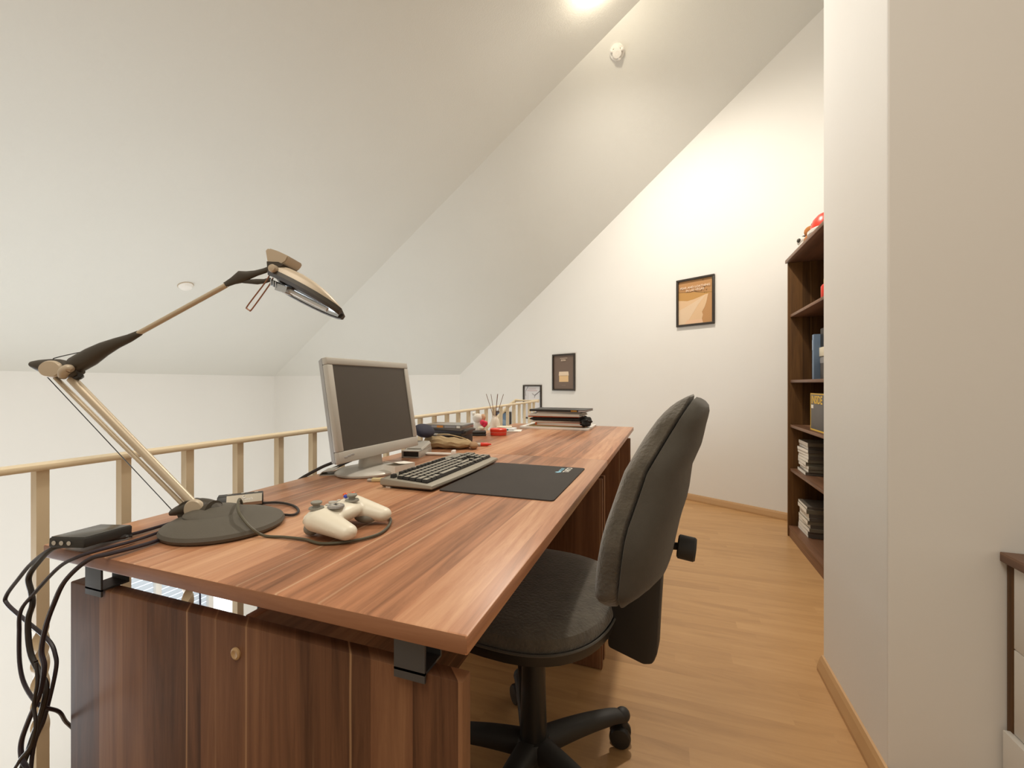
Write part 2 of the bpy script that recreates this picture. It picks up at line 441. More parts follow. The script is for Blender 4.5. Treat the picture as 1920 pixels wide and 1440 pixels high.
# things on the bookcase
def pile(n, z0, zt, tops, label, group):
    h = (zt-z0)/n; z = z0
    for i in range(n):
        hh = h*random.uniform(.8, 1.2) if i < n-1 else zt-z
        dx, dy, a = random.uniform(-.008, .008), random.uniform(-.012, .012), random.uniform(-.05, .05)
        t = thing('magazine', label, 'magazine', (.80+.12+dx, 3.215+dy, z), a, group)
        bm = new(); box(bm, -.113, .112, -.101, .104, .0008, hh-.0009)
        obj('pages', bm, M_paper, t)
        bm = new()
        box(bm, -.113, .115, -.106, .105, 0, .0007); box(bm, -.113, .115, -.106, .105, hh-.0008, hh-.0001); box(bm, -.113, .115, -.106, -.1015, .0007, hh-.0008)
        obj('cover', bm, mat('cover_%d' % random.randrange(4), [(.19, .165, .12), (.26, .22, .15), (.13, .11, .09), (.32, .26, .18)][random.randrange(4)], .4), t)
        z += hh
pile(10, .4555, .655, 0, 'dark-covered magazine in the pile of the bookcase compartment right below the yellow-framed box', 'magazines in the upper pile of the bookcase')
pile(9, .0735, .262, 0, 'dark-covered magazine in the pile on the lowest bookcase shelf near the floor', 'magazines in the lower pile of the bookcase')
M_gbox = mat('slate_grey_box', (.115, .108, .105), .55, var=.06, vscale=30)
M_yel = mat('yellow_print', (.78, .50, .06), .5)
ib = thing('boxed_game', 'dark grey box with yellow border and yellow INSIDE lettering on bookcase shelf', 'box', (.800, 2.888, .7465))
bm = new(); box(bm, 0, .06, -.135, .142, 0, .216, .002); obj('carton', bm, M_gbox, ib)
bm = new()
for a in ((-.135, .142, 0, .008), (-.135, .142, .208, .216), (-.135, -.128, .008, .208), (.135, .142, .008, .208)): box(bm, -.0008, -.0001, *a)
obj('border', bm, M_yel, ib)
MX = Matrix.Translation((-.001, .121, .176)) @ Matrix(((0, 0, -1, 0), (-1, 0, 0, 0), (0, 1, 0, 0), (0, 0, 0, 1)))
text('lettering', 'INSIDE', .064, M_yel, ib, MX, 'LEFT', .0003)
bm = new(); box(bm, -.001, -.0001, .088, .128, .128, .148); obj('sticker', bm, M_paper, ib)
fl = thing('box_file', 'slim blue upright box file on the shelf above the yellow-framed box', 'file', (.80, 2.985, 1.0435))
M_blue = mat('blue_card', (.16, .24, .36), .5)
bm = new(); box(bm, 0, .20, -.016, .016, 0, .262, .002); obj('cover', bm, M_blue, fl)
bm = new(); box(bm, -.002, -.0002, -.009, .009, .17, .23); obj('spine_label', bm, mat('pale_blue_print', (.32, .42, .55), .5), fl)
bt = thing('stacked_box', 'grey patterned box standing right beside the blue box file', 'box', (.83, 2.86, 1.0435))
bm = new(); box(bm, 0, .17, -.10, .105, 0, .13, .002); obj('carton', bm, mat('dark_patterned_card', (.11, .095, .085), .5, var=.7, vscale=26), bt)
bm = new(); box(bm, -.001, -.0001, -.10, .105, .092, .128); obj('grey_band', bm, mat('grey_print', (.30, .29, .29), .5), bt)
wb = thing('white_carton', 'small cream carton lying on top of the grey patterned box', 'box', (.825, 2.86, 1.1745))
bm = new(); box(bm, 0, .15, -.095, .105, 0, .052, .002); obj('carton', bm, M_paperc, wb)
bm = new(); box(bm, -.001, -.0001, -.07, .01, .012, .04); obj('printed_mark', bm, mat('ochre_print', (.45, .28, .08), .5), wb)
db = tag(obj('black_case', (lambda b: (box(b, 0, .17, -.11, .11, 0, .11, .006), b)[1])(new()), M_blk, loc=(.83, 2.855, 1.227)), 'black case stacked on top of the small cream carton', 'case')
rc = thing('red_bottle', 'small red bottle with yellow cap on the highest inner bookcase shelf', 'bottle', (.80, 2.752, 1.4785))
bm = new(); lathe(bm, [(.0, 0), (.024, 0), (.026, .004), (.026, .060), (.020, .070), (.012, .076), (.012, .080)]); obj('body', bm, M_red, rc)
bm = new(); lathe(bm, [(.0125, .076), (.0135, .078), (.0135, .100), (.0, .102)]); obj('cap', bm, M_yel, rc)
# soft toys and ornaments on the top board
M_oran = mat('ginger_plush', (.42, .16, .04), .95, bump=.5, bscale=300, var=.2)
M_wfur = mat('white_plush', (.76, .72, .66), .95, bump=.6, bscale=300, var=.08)
TZ = 1.8485
rd = thing('red_hat', 'red dome-shaped hat with white rim lying on top of the bookcase', 'hat', (.83, 2.86, TZ))
bm = new(); lathe(bm, [(.074, .028), (.073, .05), (.062, .085), (.040, .110), (.015, .122), (.0, .124)], sy=1.15); obj('crown', bm, M_red, rd)
bm = new(); lathe(bm, [(.0, 0), (.080, 0), (.088, .008), (.088, .024), (.078, .032), (.0, .032)], sy=1.2); obj('rim', bm, M_wfur, rd)
gt = thing('ginger_plush_toy', 'ginger plush toy with dark ears sitting next to the red hat on the bookcase', 'soft toy', (.83, 3.085, TZ))
bm = new(); ell(bm, (0, 0, .040), (.05, .055, .042)); obj('body', bm, M_oran, gt)
bm = new(); ell(bm, (-.01, .012, .095), (.036, .040, .034)); obj('head', bm, M_oran, gt)
for s in (-1, 1):
    bm = new(); ell(bm, (-.006, .012+s*.030, .125), (.012, .013, .014)); obj('ear', bm, M_lampd, gt)
bm = new(); ell(bm, (-.012, -.085, .062), (.03, .04, .022)); obj('tail', bm, mat('pink_plush', (.55, .24, .15), .9), gt)
wt = thing('white_plush_toy', 'small white plush toy with a dark eye beside the ginger toy', 'soft toy', (.83, 3.22, TZ))
bm = new(); ell(bm, (0, 0, .038), (.045, .05, .038)); obj('body', bm, M_wfur, wt)
bm = new(); ell(bm, (-.02, .02, .080), (.03, .034, .028)); obj('head', bm, M_wfur, wt)
bm = new(); ell(bm, (-.042, .004, .082), (.012, .014, .014)); obj('eye_patch', bm, M_lampd, wt)
bm = new(); ell(bm, (-.01, .03, .112), (.010, .02, .006)); obj('ear', bm, M_blk, wt)
sg = thing('sunglasses', 'black sunglasses lying at the far corner of the bookcase top', 'glasses', (.81, 3.33, TZ))
for s in (-1, 1):
    bm = new(); ell(bm, (0, s*.028, .018), (.006, .024, .018)); obj('lens', bm, M_blk, sg)
    bm = new(); tube(bm, [(0, s*.052, .024), (.05, s*.054, .022), (.10, s*.05, .006)], .003); obj('temple', bm, M_blk, sg)
bm = new(); tube(bm, [(0, -.006, .024), (-.003, 0, .027), (0, .006, .024)], .003); obj('bridge', bm, M_blk, sg)

# ------------------------------------------------------------------ dresser at the right edge
dr = thing('chest_of_drawers', 'walnut chest of drawers with white fronts against the tan wall at right edge', 'chest of drawers', (.742, .64, 0))
LY = .698
bm = new(); box(bm, -.013, .46, -.01, LY, .603, .625, .002); obj('top_board', bm, M_caseY, dr)
for y in (0, LY-.020): bm = new(); box(bm, 0, .45, y, y+.020, 0, .603, .001); obj('side_panel', bm, M_case, dr)
bm = new(); box(bm, .44, .45, .02, LY-.02, .02, .603); obj('back_panel', bm, M_case, dr)
for i, (a, b, o) in enumerate(((.413, .600, 0), (.219, .411, 0), (.03, .217, -.013))):
    bm = new(); box(bm, o, o+.018, .002 if o else .0215, LY-.0215 if not o else LY-.010, a, b, .0015); f = obj('drawer', bm, M_white, dr)
    bm = new(); tube(bm, [(o, .29, (a+b)/2), (o-.022, .30, (a+b)/2), (o-.022, .40, (a+b)/2), (o, .41, (a+b)/2)], .004); obj('handle', bm, M_silver, f)

# ------------------------------------------------------------------ posters
def poster(label, u, zc, w=.338, h=.417):
    p = Vector((.1557, 4.125))-RD*u
    t = thing('framed_poster', label, 'poster', (p.x, p.y, zc), math.atan2(RD.y, RD.x), 'framed posters on the far wall')
    bm = new(); b = .018
    for a in ((-w/2, w/2, -h/2, -h/2+b), (-w/2, w/2, h/2-b, h/2), (-w/2, -w/2+b, -h/2+b, h/2-b), (w/2-b, w/2, -h/2+b, h/2-b)):
        box(bm, a[0], a[1], -.020, -.001, a[2], a[3], .002)
    obj('frame', bm, M_frame, t)
    return t, w-2*b, h-2*b
def sheet(t, w, h, layers):
    """layers: (material, polygon in 0..1 print coordinates), later ones lie above"""
    bm = new(); ms = []
    Mx = Matrix.Rotation(R(90), 4, 'X')
    for i, (m, poly) in enumerate(layers):
        ms.append(m)
        prism(bm, [((x-.5)*w, (y-.5)*h) for x, y in poly], .0006, Matrix.Translation((0, -.005-.0004*i, 0)) @ Mx, i)
    return obj('print', bm, ms, t, smooth=False)
FULL = [(0, 0), (1, 0), (1, 1), (0, 1)]
TX = lambda x, y, z: Matrix.Translation((x, y, z)) @ Matrix.Rotation(R(90), 4, 'X')
m_txt = mat('pale_peach_print', (.78, .62, .47), .6)
t, w, h = poster('black-framed orange desert road poster with birds, nearest the bookcase', -.082, 1.731)
bird = lambda x, y, s: (mat('dark_olive_print', (.09, .055, .012), .6), [(x-s, y+s*.7), (x-.2*s, y+.25*s), (x, y+.1*s), (x+.3*s, y+.3*s), (x+s, y+s*1.0), (x+.35*s, y-.1*s), (x, y-.35*s), (x-.3*s, y-.05*s)])
sheet(t, w, h, [
    (mat('desert_orange', (.47, .245, .095), .6), FULL),
    (mat('dune_ochre', (.50, .27, .08), .6), [(0, .50), (.45, .46), (.95, .66), (1, .665), (1, .69), (.6, .70), (0, .765)]),
    (mat('ridge_brown', (.16, .085, .03), .6), [(0, .757), (.35, .725), (.42, .735), (.46, .745), (.52, .715), (.7, .685), (1, .66), (1, .667), (.7, .695), (.55, .728), (.47, .762), (.41, .745), (.34, .737), (0, .767)]),
    (mat('road_peach', (.68, .46, .27), .6), [(0, 0), (.73, 0), (.70, .10), (.73, .18), (.70, .25), (.78, .35), (.82, .44), (.84, .50), (.86, .585), (.88, .64), (.80, .635), (.62, .59), (.45, .555), (.26, .535), (.16, .55), (0, .57)]),
    (mat('road_cream', (.70, .52, .35), .6), [(0, 0), (.22, 0), (.40, .20), (.60, .43), (.80, .625), (.45, .48), (.15, .38), (0, .345)]),
    (mat('road_pink', (.72, .47, .30), .6), [(.26, .09), (.70, .09), (.73, .02), (.72, 0), (.18, 0)]),
    bird(.08, .84, .03), bird(.76, .80, .035), bird(.68, .725, .025), bird(.83, .73, .028), bird(.77, .675, .02), bird(.83, .67, .015), bird(.73, .965, .03),
])
text('lettering', 'FEAR AND LOATHING', .0265, m_txt, t, TX(0, -.0125, h*.5-.062))
text('lettering', 'IN LAS VEGAS', .0265, m_txt, t, TX(0, -.0125, h*.5-.088))
t, w, h = poster('black-framed dark brown poster with a cream box in its lower middle', 1.453, 1.149, .342)
sheet(t, w, h, [
    (mat('poster_brown', (.17, .115, .085), .6), FULL),
    (mat('box_ochre', (.74, .50, .26), .6), [(.27, .215), (.73, .215), (.73, .41), (.27, .41)]),
    (mat('box_lid_cream', (.76, .60, .44), .6), [(.25, .405), (.27, .52), (.73, .52), (.75, .405)]),
    (mat('lid_shade_line', (.42, .29, .17), .6), [(.33, .393), (.68, .393), (.68, .402), (.33, .402)]),
    (m_txt, [(.32, .917), (.68, .917), (.68, .927), (.32, .927)]),
    (mat('faint_print', (.33, .24, .18), .6), [(.40, .11), (.60, .11), (.60, .118), (.40, .118)]),
])
text('lettering', 'SE7EN', .027, m_txt, t, TX(0, -.0125, h*.5-.055))
t, w, h = poster('black-framed white poster with bare dark branches, behind the gallery railing end', 1.970, .796, .322)
m_br = mat('branch_grey', (.16, .14, .14), .6); m_tr = mat('trunk_pale_grey', (.55, .52, .52), .6); m_pk = mat('faint_pink_print', (.62, .50, .50), .6)
sheet(t, w, h, [
    (mat('poster_offwhite', (.70, .685, .69), .6), FULL),
    (m_tr, [(.02, 0), (.07, 0), (.08, .9), (.05, 1), (.02, 1)]), (m_tr, [(.14, 0), (.17, 0), (.17, .85), (.15, .85)]), (m_tr, [(.24, 0), (.26, 0), (.255, .8), (.245, .8)]),
    (m_br, [(.06, .83), (.08, .83), (.25, 1), (.22, 1)]), (m_br, [(.06, .83), (.075, .80), (.09, .7), (.07, .7)]),
    (m_br, [(1, .86), (1, .89), (.82, .80), (.66, .73), (.62, .64), (.64, .64), (.68, .71), (.84, .78)]), (m_br, [(.66, .72), (.52, .765), (.50, .79), (.49, .785), (.515, .755), (.65, .71)]),
    (m_pk, [(.26, .915), (.72, .915), (.72, .935), (.26, .935)]), (m_pk, [(.18, .855), (.80, .855), (.80, .885), (.18, .885)]),
])
t, w, h = poster('black-framed blue poster hanging lowest, seen through the railing bars', 2.530, .445, .322)
sheet(t, w, h, [
    (mat('poster_slate_blue', (.11, .17, .25), .6), FULL),
    (mat('poster_light_blue', (.36, .50, .60), .6), [(0, 0), (1, 0), (1, .34), (.7, .26), (.35, .30), (0, .22)]),
    (mat('poster_white', (.72, .76, .78), .6), [(0, .50), (.62, .40), (.62, .36), (.2, .30), (0, .36)]),
    (mat('poster_grey_blue', (.20, .27, .35), .6), [(.25, .62), (.85, .58), (.80, .72), (.45, .78)]),
])

# ------------------------------------------------------------------ ceiling fittings
nv = Vector((-.0464, .5478, .5635)).normalized()         # up-normal of the far slope
dp = Vector((-.379, 3.525, roof2(-.379, 3.525)))
sd = thing('smoke_detector', 'round white smoke detector casting a shadow on the far ceiling slope', 'smoke detector', dp)
bm = new(); lathe(bm, [(0, 0), (.058, 0), (.058, .012), (.052, .022), (.040, .026), (.0, .026)], (0, 0, 0), -nv); obj('base', bm, M_white, sd)
bm = new(); lathe(bm, [(.040, .026), (.032, .028), (.032, .042), (.036, .044), (.034, .050), (.012, .053), (.011, .051), (.0, .051)], (0, 0, 0), -nv); obj('sensor_head', bm, M_white, sd)
a, b = frame_of(nv)
for i in range(8):
    if i in (2, 5): continue
    c = (a*math.cos(i*PI/4)+b*math.sin(i*PI/4))*.033-nv*.035
    bm = new(); ell(bm, c, (.006, .006, .005), seg=8); obj('vent_slot', bm, mat('olive_slot', (.16, .11, .04), .6), sd)
for i in (0, 3, 6):
    c = (a*math.cos(i*PI/4+.4)+b*math.sin(i*PI/4+.4))*.042-nv*.034
    bm = new(); ell(bm, c, (.013, .013, .013), seg=12); obj('lug', bm, M_white, sd)
n1 = Vector((-.4418, 0, 1)).normalized()
v = Vector((-.3378+.9412*(348-960)/813.6, .9412+.3378*(348-960)/813.6, 185/813.6))
tt = (roof1(0)-1.016)/(v.z-.4418*v.x); p = Vector((0, 0, 1.016))+v*tt
cs = thing('ceiling_button', 'small white round button fixed on the left ceiling slope above the lamp arm', 'ceiling fitting', p)
bm = new(); lathe(bm, [(0, 0), (.062, 0), (.062, .012), (.045, .034), (.0, .042)], (0, 0, 0), -n1); obj('cover', bm, M_white, cs)
bm = new(); lathe(bm, [(.0625, .0), (.067, .0), (.067, .006), (.0625, .006)], (0, 0, 0), -n1); obj('base_ring', bm, M_beige, cs)

# ------------------------------------------------------------------ office chair
ch = thing('office_chair', 'charcoal upholstered swivel office chair with five castors pushed under the desk', 'chair', (-.324, 1.066, 0), R(-5))
bm = new()
rs = []
def sup(a, hx, hy, e=2.6):
    c, s = math.cos(a), math.sin(a)
    return hx*math.copysign(abs(c)**(2/e), c), hy*math.copysign(abs(s)**(2/e), s)
def seat_ring(k, z, fx=0.0):
    return [(sup(2*PI*i/48, .222*k, .245*k)[0]-.012, sup(2*PI*i/48, .222*k, .245*k)[1], z+fx*0) for i in range(48)]
rings(bm, [seat_ring(k, z) for k, z in ((.985, .474), (1.0, .480), (1.0, .490), (.975, .502), (.90, .511), (.70, .518), (.4, .521), (.05, .522))])
obj('seat', bm, M_fab, ch)
bm = new(); rings(bm, [seat_ring(k, z) for k, z in ((.80, .436), (.93, .441), (1.0, .452), (1.015, .468), (1.015, .4755), (.97, .4758))]); obj('seat_pan', bm, M_blk, ch)
bm = new(); tube(bm, [seat_ring(1.017, .4765)[i] for i in range(48)]+[seat_ring(1.017, .4765)[0]], .0028, 6, 2); obj('seat_piping', bm, M_fabd, ch)
# backrest: spine line and width by height
NV, NA = 26, 40
def lin_(tab, v):
    for (a, x), (b, y) in zip(tab[:-1], tab[1:]):
        if v <= b: return x+(y-x)*(v-a)/(b-a)
    return tab[-1][1]
def lerp(tab, v):
    for (a, x), (b, y) in zip(tab[:-1], tab[1:]):
        if v <= b:
            q = (v-a)/(b-a); q = q*q*(3-2*q); return x+(y-x)*q
    return tab[-1][1]
def spine(v):
    return (lin_([(0, .245), (.2, .256), (.41, .271), (.67, .305), (.81, .336), (1, .381)], v), .558+.434*v)
wt_ = [(0, .155), (.12, .188), (.35, .205), (.65, .185), (.88, .145), (1, .115)]
def back_ring(v, kw, front, back, wrap=.15, dx=0.0, ec=.62, ef=.5):
    x0, z0 = spine(v); w = lerp(wt_, v)*kw
    out = []
    for i in range(NA):
        a = 2*PI*i/NA
        yy = math.copysign(abs(math.cos(a))**ec, math.cos(a))*w; s = math.sin(a)
        d = (front if s < 0 else back)*math.copysign(abs(s)**(ef if s < 0 else .8), s)
        out.append((x0+dx+d*.95-wrap*yy*yy, yy, z0+d*(.28 if d < 0 else -.06)-.08*wrap*yy*yy))
    return out
def back_part(front, back, dx, kw=1.0, v0=0.0, v1=1.0, tipk=.80):
    bm = new(); rs = []
    for i in range(NV+1):
        q = .5-.5*math.cos(PI*i/NV); v = v0+(v1-v0)*q
        e = 1.0
        end = min(q, 1-q)
        e = min(1, max(0, 1-(1-min(1, end/.10))**2.3)**(1/2.3))
        e = max(e, .08)
        kk = kw*(tipk+(1-tipk)*e)*(1 if end > 0 else .85)
        rs.append(back_ring(v, kk, front(v)*e, back(v)*e, dx=dx))
    rings(bm, rs); return bm
fr = lambda v: lerp([(0, .056), (.2, .060), (.5, .056), (.8, .054), (1, .044)], v)
o = obj('backrest_cushion', back_part(fr, lambda v: .010, -.004), M_fab, ch)
bk = lambda v: lerp([(0, .022), (.20, .078), (.48, .082), (.73, .068), (.94, .046), (1, .038)], v)
o = obj('backrest_shell', back_part(lambda v: .002, bk, .006, 1.015, .0, .985), M_fabd, ch)
# spine cover (boot) at the back, J bar, knob
bm = new()
prof = [(.195, .406), (.276, .386), (.296, .391), (.306, .417), (.310, .50), (.316, .60), (.325, .66), (.28, .64), (.235, .575), (.212, .545), (.202, .49)]
t_ = bmesh.new()
prism(bm, prof, .06, Matrix.Translation((0, .030, 0)) @ Matrix.Rotation(R(90), 4, 'X'), 0, .008)
t_.free(); obj('spine_cover', bm, M_blkm, ch)
bm = new(); box(bm, .02, .20, -.03, .03, .424, .438, .003); box(bm, .15, .20, -.022, .022, .436, .47, .003); obj('back_bar', bm, M_steel, ch)
bm = new(); xk, zk = .342, .655
cyl(bm, (xk-.03, 0, zk-.004), (xk+.012, 0, zk), .008); lathe(bm, [(.0, 0), (.022, 0), (.026, .003), (.026, .034), (.023, .038), (.0, .039)], (xk+.004, 0, zk), (1, 0, -.10), 28)
obj('tilt_knob', bm, M_blkm, ch)
bm = new(); box(bm, -.10, .12, -.085, .085, .418, .438, .006); box(bm, -.07, .06, -.05, .05, .395, .42, .008); obj('seat_mechanism', bm, M_blk, ch)
bm = new(); cyl(bm, (0, .07, .428), (.02, .235, .425), .005); box(bm, .005, .035, .215, .265, .418, .430, .005); obj('height_lever', bm, M_blk, ch)
bm = new(); lathe(bm, [(.0, .100), (.033, .100), (.0345, .12), (.031, .26), (.029, .40), (.0, .40)]); obj('gas_column', bm, M_blk, ch)
bm = new(); tube(bm, [(-.03, .015, .41), (-.038, .02, .38), (-.042, .02, .34), (-.036, .018, .18), (-.031, .015, .14)], lambda t: .006+.006*math.sin(PI*t), 10); obj('column_sleeve', bm, M_blkm, ch)
bm = new(); lathe(bm, [(.0, .055), (.040, .055), (.052, .075), (.050, .105), (.040, .118), (.0, .119)]); obj('base_hub', bm, M_blkm, ch)
for i in range(5):
    ang = R(43.8+5+72*i); Rz = Matrix.Rotation(ang, 4, 'Z')
    bm = new(); rs = []
    for q in range(15):
        t = q/14; x = .028+.257*t
        z = .094-.012*t**2 + .004*math.sin(PI*t); hw = .030-.011*t; hh = .027-.012*t
        if t > .9: z -= .006*(t-.9)/.1
        rs.append([Rz @ Vector((x, math.copysign(abs(math.cos(2*PI*k/16))**.7, math.cos(2*PI*k/16))*hw, z+math.copysign(abs(math.sin(2*PI*k/16))**.8, math.sin(2*PI*k/16))*hh)) for k in range(16)])
    rings(bm, rs); leg = obj('base_leg', bm, M_blkm, ch)
    bm = new(); ell(bm, (.282, 0, .080), (.022, .0205, .0200), None, 14); cyl(bm, (.279, 0, .05), (.279, 0, .080), .007)
    box(bm, .262, .298, -.006, .006, .030, .056, .004)
    bmesh.ops.transform(bm, matrix=Rz, verts=bm.verts); cst = obj('castor', bm, M_blkm, leg)
    for s in (-1, 1):
        bm = new(); sw = R(30*((i*2) % 5)-40)
        lathe(bm, [(.0, 0), (.012, 0), (.020, .001), (.0295, .006), (.0295, .014), (.026, .020), (.012, .022), (.0, .022)], (0, s*.005, 0), (0, s, 0), 24)
        bmesh.ops.transform(bm, matrix=Rz @ Matrix.Translation((.274, 0, .0305)) @ Matrix.Rotation(sw, 4, 'Z'), verts=bm.verts)
        obj('castor_wheel', bm, M_blk, cst)

# ------------------------------------------------------------------ desk lamp
Z = .7401
SP = 1.0324e-3
lp = thing('desk_lamp', 'articulated champagne and black desk lamp standing on the near end of the desk', 'lamp', (-.800, .598, Z), AZ)
# arm plane: local x = to the right, z up, y away; joint centre local
fj = .84
def L2(px, py, y=0.0):                      # point of the arm plane measured on the lamp (mm scale SP)
    k_ = (fj+y)/813.6
    return Vector(((px-960)*k_-LX, fj-LF+y, 1.016-(py-720)*k_-Z))
LX = .9412*(-.800)+.3378*.598; LF = .3378*.800+.9412*.598
bm = new(); lathe(bm, [(.0, 0), (.094, 0), (.100, .003), (.102, .008), (.099, .014), (.085, .021), (.060, .028), (.045, .030), (.0, .031)], seg=56); obj('base_plate', bm, M_lbase, lp)
bm = new(); lathe(bm, [(.0, .020), (.052, .0285), (.050, .031), (.036, .037), (.015, .040), (.0, .0405)], (-.022, .006, 0), seg=40); obj('base_dome', bm, M_lbase, lp)
J = L2(361, 957); E1 = L2(117, 695)
bm = new()
rs = []
for q in range(13):
    t = q/12; c = L2(322+110*t, 961-16*math.sin(PI*t*.9)+6*t); r_ = .016*math.sin(PI*min(1, .08+t*.92))**.7+.001
    rs.append([c+Vector((0, math.cos(2*PI*k/14)*r_*1.1, math.sin(2*PI*k/14)*r_*.85)) for k in range(14)])
rings(bm, rs); cyl(bm, J+Vector((0, -.012, 0)), J+Vector((0, .012, 0)), .0215, None, 28); cyl(bm, J+Vector((.015, 0, -.005)), (-.02, .0, .03), .016, .022)
obj('lower_joint', bm, M_lampd, lp)
bm = new(); lathe(bm, [(.0, 0), (.0195, 0), (.0195, .004), (.017, .007), (.0, .008)], L2(361, 957, -.019)+Vector((0, .0075, 0)), (0, -1, 0), 36); obj('joint_disc', bm, M_beige, lp)
bm = new(); cyl(bm, L2(366, 948), L2(134, 710), .0078, None, 16); obj('lower_arm', bm, M_tube, lp)
bm = new(); cyl(bm, L2(342, 945, .0), L2(104, 708, .0), .0042, None, 12); obj('balance_rod', bm, M_tube, lp)
bm = new(); cyl(bm, L2(323, 957), L2(86, 704), .0009, None, 6); obj('tension_wire', bm, M_blk, lp)
bm = new(); tube(bm, [L2(86, 704), L2(98, 676), L2(108, 670), L2(152, 660)], .0009, 6, 4); obj('tension_wire', bm, M_blk, lp)
# elbow housing
bm = new(); rs = []
up = [(59, 683), (64, 677), (76, 674.5), (95, 673), (113, 673.5), (130, 677), (145, 683), (152, 692)]
dn = [(59.5, 684), (66, 691), (78, 698), (95, 703), (113, 706), (128, 709), (142, 709), (151, 703)]
for (ux, uy), (dx, dy) in zip(up, dn):
    A, B = L2(ux, uy), L2(dx, dy); c = (A+B)/2; hh = (A-B)/2; wdt = .013*min(1, .25+hh.length/.012)
    rs.append([c+hh*math.sin(2*PI*k/16)+Vector((0, math.cos(2*PI*k/16)*wdt, 0)) for k in range(16)])
rings(bm, rs); obj('elbow_housing', bm, M_lampd, lp)
Ed = L2(97.5, 692, -.011)
bm = new(); lathe(bm, [(.0, 0), (.0225, 0), (.0225, .003), (.020, .006), (.0, .007)], Ed, (0, -1, 0), 36, sy=1, sx=1)
for v_ in bm.verts: v_.co.z = Ed.z+(v_.co.z-Ed.z)*.72
obj('elbow_disc', bm, M_beige, lp)
bm = new(); tube(bm, [L2(117, 708, -.013), L2(120, 697, -.016), L2(129, 691, -.017), L2(136, 694, -.016)], lambda t: .004+.005*math.sin(PI*min(1, .15+.8*t)), 12); obj('elbow_latch', bm, M_beige, lp)
bm = new(); tube(bm, [L2(133, 703), L2(145, 707), L2(152, 704)], .006, 10); cyl(bm, L2(151, 704, -.010), L2(151, 704, .010), .0042); obj('elbow_pivot', bm, M_blk, lp)
# upper arm: tapered sleeve, tube, fork
def sleeve(name, m, pts, wd=1.0):
    bm = new(); rs = []
    for (ux, uy), (dx, dy) in pts:
        A, B = L2(ux, uy), L2(dx, dy); c = (A+B)/2; hh = (A-B)/2
        rs.append([c+hh*math.sin(2*PI*k/16)+Vector((0, math.cos(2*PI*k/16)*hh.length*wd, 0)) for k in range(16)])
    rings(bm, rs); return obj(name, bm, m, lp)
sleeve('upper_sleeve', M_lampd, [((130, 676), (136, 698)), ((133, 671), (146, 701)), ((145, 664), (158, 695)), ((165, 653), (178, 684)), ((190, 642), (200, 667)), ((215, 634), (222, 653)), ((240, 627), (246, 641)), ((258, 620), (265, 629)), ((262, 620.5), (267, 627))], .8)
bm = new(); cyl(bm, L2(260, 625), L2(424, 535), .0049, None, 14); obj('upper_arm', bm, M_tube, lp)
sleeve('head_fork', M_lampd, [((419, 530), (428, 538)), ((421, 529), (429, 537)), ((434, 520), (441, 533)), ((448, 508), (455, 530.5)), ((462, 508.5), (470, 523)), ((478, 507), (484, 517)), ((494, 503), (499, 512)), ((504, 499), (508, 508))], .55)
sleeve('fork_prong', M_lampd, [((450, 524), (455, 531)), ((465, 524), (467, 532)), ((480, 523), (483, 533.5)), ((495, 523), (499, 531)), ((506, 520), (511, 527))], .5)
# head
e1 = Vector((math.cos(R(-27.5)), 0, math.sin(R(-27.5)))); e2_ = Vector((-e1.z, 0, e1.x)); rho = R(20)
e2 = e2_*math.cos(rho)+Vector((0, math.sin(rho), 0)); ey = Vector((0, math.cos(rho), 0))-e2_*math.sin(rho)
SH = (fj-.034)/813.6
H0 = L2(505, 503, -.034)+ey*.036
def hp(s, y, t): return H0+e1*s*SH+ey*y+e2*t*SH
tp = [(0, 20), (8, 24), (25, 27), (50, 28), (75, 26), (100, 21), (120, 15), (135, 9), (144, 4), (147, 1)]
def headring(s, t, bw, lo, n=16):
    return [hp(s, bw*math.cos(PI*k/n), lo+(t-lo)*math.sin(PI*k/n)**.6) for k in range(n+1)]
def bwid(s): return .004+.036*math.sqrt(max(.02, 1-((s-55)/98.0)**2))
bm = new(); rs = []
for s, t in tp:
    out = headring(s, t, bwid(s), 0); inn = headring(s, max(t-4, .5), bwid(s)-.0035, 0)
    rs.append(out+inn[::-1])
rings(bm, rs); obj('lamp_shade', bm, M_beige, lp)
bm = new(); rs = []
for s, t in tp:
    w_ = bwid(s); rs.append([hp(s, -w_-.0008, 2), hp(s, -w_-.0012, -6), hp(s, -w_+.006, -10), hp(s, -w_+.010, -9), hp(s, -w_+.010, 0), hp(s, w_-.010, 0), hp(s, w_-.010, -9), hp(s, w_-.006, -10), hp(s, w_+.0012, -6), hp(s, w_+.0008, 2)])
rings(bm, rs); obj('shade_rim', bm, M_lampd, lp)
bm = new()
rings(bm, [[hp(s, (bwid(s)-.012)*math.cos(PI*k/10), -8+9*math.sin(PI*k/10)) for k in range(11)] for s in (14, 40, 80, 120, 138)], caps=False, closed=False); obj('reflector', bm, M_chrome, lp)
bm = new(); tube(bm, [hp(22, 0, -9), hp(60, 0, -9), hp(118, 0, -8)], .0045, 12); obj('lamp_tube', bm, M_glass, lp)
bm = new(); 
for s in (6, 11, 16): box(bm, -.0012, .0012, -.016, .016, -.006, .006, .0005, Matrix.Translation(hp(s, 0, -11)))
box(bm, -.011, .011, -.014, .014, -.007, .007, .001, Matrix.Translation(hp(27, 0, -12)) @ Matrix.Rotation(R(18), 4, 'Y')); obj('bulb_socket', bm, M_chrome, lp)
